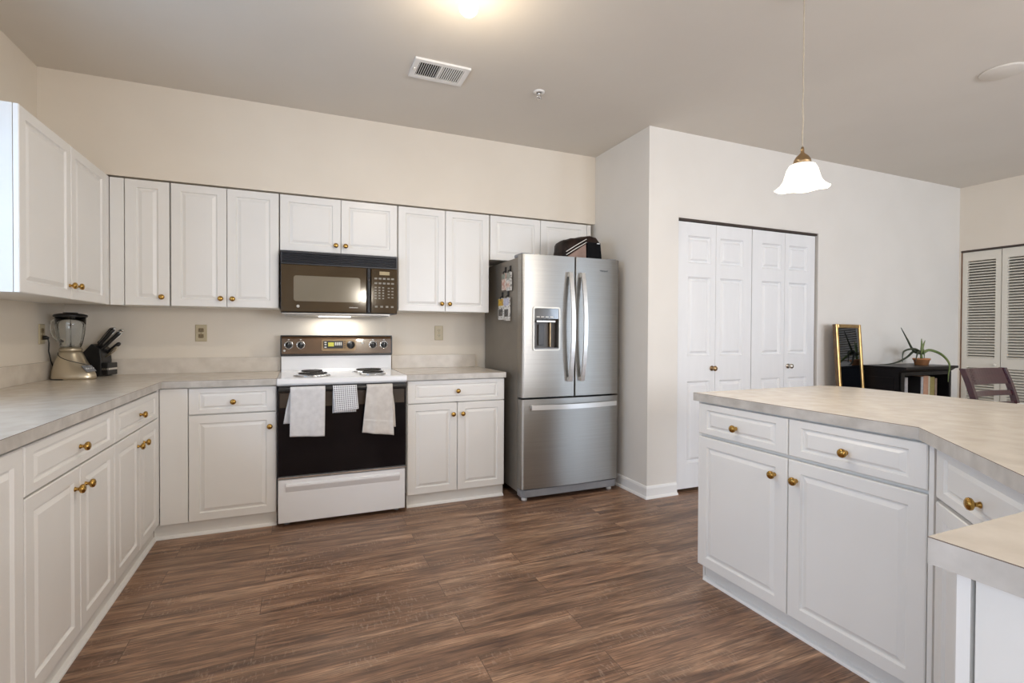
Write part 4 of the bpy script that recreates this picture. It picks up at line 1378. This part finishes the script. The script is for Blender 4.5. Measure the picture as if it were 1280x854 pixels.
# ------------------------------------------------------------------ ceiling fittings
vent = thing('ceiling_vent', 'white rectangular air vent with two banks of slats on the ceiling', 'vent', (2.113, -1.2, ZC))
VX, VY = 0.158, 0.104
m = MB()
for a in ((-VX, -VX + 0.03, -VY, VY), (VX - 0.03, VX, -VY, VY), (-VX + 0.03, VX - 0.03, -VY, -VY + 0.028), (-VX + 0.03, VX - 0.03, VY - 0.028, VY)):
    m.box(a[0], a[1], a[2], a[3], -0.012, -0.0005)
m.box(-0.006, 0.006, -VY + 0.028, VY - 0.028, -0.012, -0.001)
m.build('frame', M_TRIM, vent)
MB().box(-VX + 0.02, VX - 0.02, -VY + 0.02, VY - 0.02, -0.003, -0.0008).build('duct_opening', M_DUCT, vent)
for s in (-1, 1):
    m = MB()
    for i in range(10):
        x = s * (0.013 + i * 0.0122)
        if s < 0:
            m.prism([(x - 0.0015, -0.0115), (x + 0.0010, -0.0115), (x + 0.0030, -0.0035), (x + 0.0005, -0.0035)], -VY + 0.028, VY - 0.028, 'y')
        else:
            m.prism([(x - 0.0040, -0.0115), (x + 0.0025, -0.0115), (x + 0.0030, -0.0075), (x - 0.0030, -0.0075)], -VY + 0.028, VY - 0.028, 'y')
    m.build('slat_bank', M_TRIM, vent)
MB().box(-VX + 0.008, -VX + 0.018, -0.016, 0.012, -0.020, -0.012, 0.002).build('damper_lever', M_STEELH, vent)

sprk = thing('fire_sprinkler', 'small white and steel fire sprinkler head on the ceiling', 'sprinkler', (2.746, -1.206, ZC))
MB().lathe([(0.036, -0.0005), (0.034, -0.006), (0.018, -0.010), (0.016, -0.004)], 24, cap=False).build('escutcheon', M_TRIM, sprk)
MB().lathe([(0.011, -0.002), (0.011, -0.016), (0.007, -0.020)], 16).tube([(-0.008, 0, -0.018), (-0.013, 0, -0.028), (-0.004, 0, -0.042)], 0.0028, 6)\
    .tube([(0.008, 0, -0.018), (0.013, 0, -0.028), (0.004, 0, -0.042)], 0.0028, 6).build('frame_arms', M_CHROME, sprk)
MB().lathe([(0.0165, -0.042), (0.0165, -0.0445), (0.0001, -0.045)], 18).build('deflector', M_CHROME, sprk)
tag(MB().lathe([(0.0001, -0.010), (0.092, -0.010), (0.100, -0.006), (0.102, -0.0005)], 40, (5.055, -2.47, ZC)).build('ceiling_cover', M_CEIL),
    'flat round painted cover plate on the ceiling at the right', 'cover plate')

# ceiling spot at the top of the photo
cl = thing('ceiling_lamp', 'small lit white glass ceiling lamp at the top edge of the photo', 'lamp', (2.055, -1.925, ZC))
MB().lathe([(0.062, -0.0005), (0.062, -0.010), (0.050, -0.016), (0.024, -0.020), (0.024, -0.034)], 28).build('canopy', M_TRIM, cl)
MB().lathe([(0.026, -0.030), (0.036, -0.038), (0.041, -0.056), (0.042, -0.080), (0.038, -0.098), (0.026, -0.110), (0.0001, -0.114)], 28).build('glass_globe', M_GLOBE, cl)
l = bpy.data.lights.new('ceiling_lamp_light', 'POINT')
l.energy, l.color, l.shadow_soft_size = 5, (1.0, 0.84, 0.62), 0.05
link('ceiling_lamp_light', l, cl, (0, 0, -0.24))
l = bpy.data.lights.new('ceiling_lamp_downlight', 'AREA')
l.shape = 'DISK'
l.size, l.energy, l.color = 0.075, 8, (1.0, 0.92, 0.79)
link('ceiling_lamp_downlight', l, cl, (0, 0, -0.118))

# pendants: one above the peninsula, one behind the camera (seen as a glint in the microwave door)
def pendant(label, x, y, power):
    pd = thing('pendant_lamp', label, 'lamp', (x, y, ZC))
    MB().lathe([(0.058, -0.0005), (0.056, -0.012), (0.030, -0.026), (0.008, -0.032)], 28).build('canopy', M_LAMPBR, pd)
    cpth = [(0.0012 * math.sin(i * 1.1), 0.0012 * math.cos(i * 0.9), -0.030 - (0.70 - 0.030) * i / 30) for i in range(31)]
    MB().tube(cpth, 0.0028, 6).build('cord', M_CORD, pd)
    cap = MB().lathe([(0.0045, 0.012), (0.007, 0.0), (0.007, -0.012), (0.012, -0.018), (0.024, -0.028), (0.033, -0.043), (0.036, -0.060)], 24)
    head = cap.build('shade_holder', M_LAMPBR, pd)
    head.location = (0, 0, -0.700)
    head.rotation_euler = (math.radians(4), math.radians(-4.5), 0)
    prof = [(0.030, -0.058), (0.048, -0.066), (0.058, -0.084), (0.064, -0.106), (0.071, -0.130), (0.083, -0.148), (0.097, -0.160), (0.105, -0.166)]
    SEG = 60
    vs, fs = [], []
    for i in range(SEG):
        a = 2 * PI * i / SEG
        for k, (r, h) in enumerate(prof):
            f = (k / (len(prof) - 1)) ** 3
            rr = r * (1 + 0.022 * f * math.cos(6 * a))
            vs.append((rr * math.cos(a), rr * math.sin(a), h + 0.0028 * f * math.cos(6 * a)))
    n = len(prof)
    for i in range(SEG):
        for k in range(n - 1):
            fs.append((i * n + k, ((i + 1) % SEG) * n + k, ((i + 1) % SEG) * n + k + 1, i * n + k + 1))
    shade = MB().add(vs, fs, True).build('glass_shade', M_OPAL, head)
    sm = shade.modifiers.new('thickness', 'SOLIDIFY')
    sm.thickness = 0.003
    MB().lathe([(0.012, -0.058), (0.013, -0.080), (0.026, -0.105), (0.030, -0.125), (0.024, -0.145), (0.0001, -0.155)], 20).build('bulb', M_BULB, head)
    l = bpy.data.lights.new('pendant_light', 'POINT')
    l.energy, l.color, l.shadow_soft_size = power, (1.0, 0.91, 0.77), 0.06
    link('pendant_light', l, pd, (0, 0, -0.93))


pendant('lit pendant lamp with ruffled white glass shade hanging above the peninsula', 3.382, -2.510, 9)
pendant('lit pendant lamp with ruffled white glass shade, behind the camera', 2.32, -5.12, 30)

# ------------------------------------------------------------------ dining corner: mirror, bookcase, plant, chair, table
MXA, MXB, MH = 5.568, 6.028, 1.290
lean = 0.066
mr = thing('leaning_mirror', 'tall narrow dark mirror in a thin gold frame, leaning against the wall', 'mirror', (MXA, -1.262, 0))
mr.rotation_euler = (-lean, 0, math.radians(10.7))
MWd = MXB - MXA
fw = 0.032
for a in ((0, fw, 0, MH), (MWd - fw, MWd, 0, MH), (fw, MWd - fw, MH - fw, MH), (fw, MWd - fw, 0, fw)):
    MB().loops(a[0], a[1], a[2], a[3], [(0, 0, 0.012), (0, 0, -0.006), (0.006, 0.006, -0.012), (0.012, 0.012, -0.010)]).build('frame_rail', M_GOLD, mr)
MB().box(0.001, MWd - 0.001, 0.0125, 0.022, 0.001, MH - 0.001).box(-0.0008, 0.0004, -0.004, 0.020, 0.0, MH).build('backing', M_FRSIDE, mr)
MB().box(fw - 0.004, MWd - fw + 0.004, -0.002, 0.004, fw - 0.004, MH - fw + 0.004).build('mirror_glass', M_MIRROR, mr)

bc = thing('bookcase', 'low black bookcase with open front against the wall beside the mirror', 'bookcase', (6.06, -1.40, 0))
BW, BD = 0.73, 0.30
MB().box(0, 0.022, 0, BD, 0.0, 0.903, 0.002).box(BW - 0.022, BW, 0, BD, 0.0, 0.903, 0.002).box(0.022, BW - 0.022, BD - 0.012, BD, 0.05, 0.903)\
    .box(0.022, BW - 0.022, 0.008, BD - 0.012, 0.055, 0.075).build('carcass', M_BOOKC, bc)
MB().box(-0.014, BW + 0.020, -0.050, BD + 0.015, 0.905, 0.926, 0.003).prism([(0.0, 0.878), (-0.034, 0.905), (BD, 0.905), (BD, 0.878)], -0.008, BW + 0.012, 'x').build('top', M_BOOKC, bc)
MB().box(0.0, 0.050, -0.006, 0.012, 0.0, 0.878, 0.002).box(BW - 0.030, BW, -0.006, 0.012, 0.0, 0.878, 0.002).box(0.050, BW - 0.030, -0.006, 0.010, 0.848, 0.878)\
    .box(0.050, BW - 0.030, -0.006, 0.010, 0.0, 0.075).build('face_frame', M_BOOKC, bc)
for z in (0.535, 0.300):
    MB().box(0.023, BW - 0.023, 0.012, BD - 0.013, z, z + 0.020).build('shelf', M_BOOKC, bc)
MB().prism([(0.05, 0.10), (0.05, 0.83), (BD - 0.05, 0.83), (BD - 0.05, 0.10)], -0.004, 0.0005, 'x').build('side_panel', M_BOOKC, bc)


def book(label, x0, x1, z1, col, col2, side=None):
    t = thing('book', label, 'book', ((x0 + x1) / 2, -1.378, 0.556), 0, 'books on the bookcase shelf')
    h = (x1 - x0) / 2
    H = z1 - 0.556
    mm = mat('book_cover', col, 0.5, col2=col2, nscale=30)
    ms = mat('book_board', side, 0.5, col2=tuple(c * 1.3 for c in side), nscale=30) if side else mm
    MB().box(-h, -h + 0.003, 0.003, 0.17, 0, H).box(h - 0.003, h, 0.003, 0.17, 0, H).build('cover', ms, t)
    MB().box(-h, h, -0.001, 0.003, 0, H).build('spine', mm, t)
    MB().box(-h + 0.003, h - 0.003, 0.004, 0.165, 0.003, H - 0.004).build('pages', M_PIPE, t)
    return t


book('white book alone at the left end of the bookcase shelf', 6.148, 6.202, 0.832, (0.62, 0.62, 0.64), (0.40, 0.42, 0.46))
book('thin white book at the left of the middle row on the bookcase shelf', 6.392, 6.422, 0.832, (0.60, 0.60, 0.60), (0.42, 0.42, 0.45), (0.012, 0.011, 0.012))
book('thick salmon-coloured book on the bookcase shelf', 6.426, 6.494, 0.838, (0.52, 0.27, 0.17), (0.60, 0.34, 0.22))
book('cream book between the salmon and olive books', 6.497, 6.521, 0.834, (0.68, 0.62, 0.48), (0.62, 0.55, 0.40))
book('olive-yellow book on the bookcase shelf', 6.524, 6.590, 0.824, (0.30, 0.24, 0.07), (0.38, 0.31, 0.11))
book('thin brown book at the right end of the row on the bookcase shelf', 6.596, 6.626, 0.812, (0.24, 0.16, 0.11), (0.34, 0.25, 0.2))

pl = thing('potted_aloe', 'straggly aloe plant in a small terracotta pot on top of the black bookcase', 'plant', (6.598, -1.27, 0.926))
MB().lathe([(0.050, 0.0), (0.060, 0.044), (0.065, 0.044), (0.067, 0.060), (0.061, 0.060), (0.058, 0.050)], 28).build('pot', M_TERRA, pl)
MB().lathe([(0.059, 0.050), (0.03, 0.054), (0.0001, 0.056)], 24, cap=False).build('soil', M_SOIL, pl)
MB().tube([(0, 0, 0.05), (-0.004, 0, 0.085), (-0.012, 0, 0.115)], [0.012, 0.010, 0.011], 8).build('stem', M_LEAFG, pl)


def leaf(pts, r0, mm, yb=-1.27):
    P = [Vector((x - 6.598, y + 1.27, z - 0.926)) for x, y, z in pts]
    # smooth the path
    Q = []
    for i in range(len(P) - 1):
        a, b, c, d = P[max(i - 1, 0)], P[i], P[i + 1], P[min(i + 2, len(P) - 1)]
        for k in range(5):
            t = k / 5
            Q.append(0.5 * ((2 * b) + (c - a) * t + (2 * a - 5 * b + 4 * c - d) * t * t + (3 * b - a - 3 * c + d) * t ** 3))
    Q.append(P[-1])
    n = len(Q)
    MB().tube(Q, [max(0.0022, r0 * (1 - 0.82 * (i / (n - 1)) ** 1.6)) for i in range(n)], 7).build('leaf', mm, pl)


leaf([(6.592, -1.27, 1.030), (6.477, -1.272, 1.052), (6.376, -1.275, 1.155), (6.275, -1.278, 1.262)], 0.012, M_LEAFD)
leaf([(6.590, -1.27, 1.035), (6.500, -1.275, 1.068), (6.395, -1.28, 1.070), (6.318, -1.28, 1.050), (6.300, -1.28, 1.010), (6.300, -1.28, 0.955)], 0.011, M_LEAFD)
leaf([(6.585, -1.265, 1.035), (6.500, -1.262, 1.050), (6.400, -1.26, 0.998), (6.280, -1.25, 0.955), (6.150, -1.24, 0.938), (6.060, -1.235, 0.938)], 0.011, M_LEAFD)
leaf([(6.585, -1.275, 1.035), (6.490, -1.30, 1.045), (6.450, -1.31, 1.005), (6.428, -1.315, 0.962)], 0.009, M_LEAFD)
leaf([(6.596, -1.27, 1.030), (6.600, -1.27, 1.09), (6.594, -1.27, 1.165)], 0.013, M_LEAFG)
leaf([(6.600, -1.268, 1.030), (6.622, -1.267, 1.09), (6.655, -1.266, 1.148)], 0.012, M_LEAFG)
leaf([(6.595, -1.28, 1.035), (6.560, -1.30, 1.062), (6.520, -1.315, 1.058), (6.49, -1.325, 1.03)], 0.013, M_LEAFG)
leaf([(6.604, -1.272, 1.030), (6.655, -1.30, 1.060), (6.690, -1.36, 1.035), (6.680, -1.42, 0.985), (6.640, -1.465, 0.930), (6.600, -1.478, 0.860), (6.590, -1.480, 0.790)], 0.013, M_LEAFG)
leaf([(6.602, -1.262, 1.030), (6.670, -1.24, 1.055), (6.730, -1.22, 1.02), (6.745, -1.215, 0.975)], 0.009, M_LEAFG)

# chair
ch = thing('dining_chair', 'dark cherry wooden dining chair with curved back rail near the louvered doors', 'chair', (6.109, -2.227, 0), math.radians(-3))
CW = 0.240


def back_y(z):
    return 0.175 + max(0, z - 0.45) * 0.36 - 0.02 * (z > 0.45)


for s in (-1, 1):
    zs = [0.0, 0.22, 0.45, 0.60, 0.73, 0.855, 0.952]
    ys = [0.235, 0.205, 0.188, 0.200, 0.225, 0.262, 0.298]
    m = MB()
    m.prism([(y - 0.019, z) for y, z in zip(ys, zs)] + [(y + 0.019, z) for y, z in zip(ys[::-1], zs[::-1])], s * CW - 0.015, s * CW + 0.015, 'x')
    m.build('leg', M_CHERRY, ch)
    MB().prism([(s * CW - 0.018, -0.215), (s * CW + 0.018, -0.215), (s * CW + 0.018, -0.180), (s * CW - 0.018, -0.180)], 0, 0.43, 'z').build('leg', M_CHERRY, ch)


def back_rail(z0, z1, y0, y1, curve, th, name):
    N = 14
    vs, fs = [], []
    for i in range(N + 1):
        s = -1 + 2 * i / N
        x = s * (CW - 0.012)
        dy = curve * (1 - s * s)
        vs += [(x, y0 + dy - th, z0), (x, y1 + dy - th, z1), (x, y1 + dy + th, z1), (x, y0 + dy + th, z0)]
    for i in range(N):
        for k in range(4):
            l_ = (k + 1) % 4
            fs.append((i * 4 + k, i * 4 + l_, i * 4 + 4 + l_, i * 4 + 4 + k))
    fs += [(0, 1, 2, 3), (N * 4, N * 4 + 1, N * 4 + 2, N * 4 + 3)]
    MB().add(vs, fs).build(name, M_CHERRY, ch)


back_rail(0.832, 0.950, 0.254, 0.297, 0.030, 0.009, 'top_rail')
back_rail(0.748, 0.786, 0.230, 0.241, 0.028, 0.007, 'back_slat')
back_rail(0.668, 0.702, 0.212, 0.219, 0.026, 0.007, 'back_slat')
MB().prism([(-0.245, -0.225), (0.245, -0.225), (0.224, 0.185), (-0.224, 0.185)], 0.432, 0.462, 'z', 0.006).build('seat', M_CHERRY, ch)
m = MB()
for s in (-1, 1):
    m.box(s * CW - 0.009, s * CW + 0.009, -0.185, 0.19, 0.20, 0.23)
m.box(-CW + 0.009, CW - 0.009, -0.01, 0.01, 0.205, 0.225)
m.build('stretcher', M_CHERRY, ch)

tb = thing('dining_table', 'white rectangular dining table beyond the peninsula, its corner just showing at right', 'table', (5.93, -2.90, 0))
TX, TY, TZ = 0.68, 0.425, 0.802
MB().box(-TX, TX, -TY, TY, TZ - 0.028, TZ, 0.004).build('table_top', M_TABLE, tb)
MB().box(-TX + 0.06, TX - 0.06, -TY + 0.05, -TY + 0.07, TZ - 0.11, TZ - 0.028).box(-TX + 0.06, TX - 0.06, TY - 0.07, TY - 0.05, TZ - 0.11, TZ - 0.028)\
    .box(-TX + 0.06, -TX + 0.08, -TY + 0.07, TY - 0.07, TZ - 0.11, TZ - 0.028).box(TX - 0.08, TX - 0.06, -TY + 0.07, TY - 0.07, TZ - 0.11, TZ - 0.028)\
    .build('apron', M_TABLE, tb)
for sx in (-1, 1):
    for sy in (-1, 1):
        MB().lathe([(0.020, 0.0), (0.026, 0.30), (0.032, TZ - 0.11), (0.032, TZ - 0.0285)], 20, (sx * (TX - 0.10), sy * (TY - 0.10), 0)).build('leg', M_TABLE, tb)
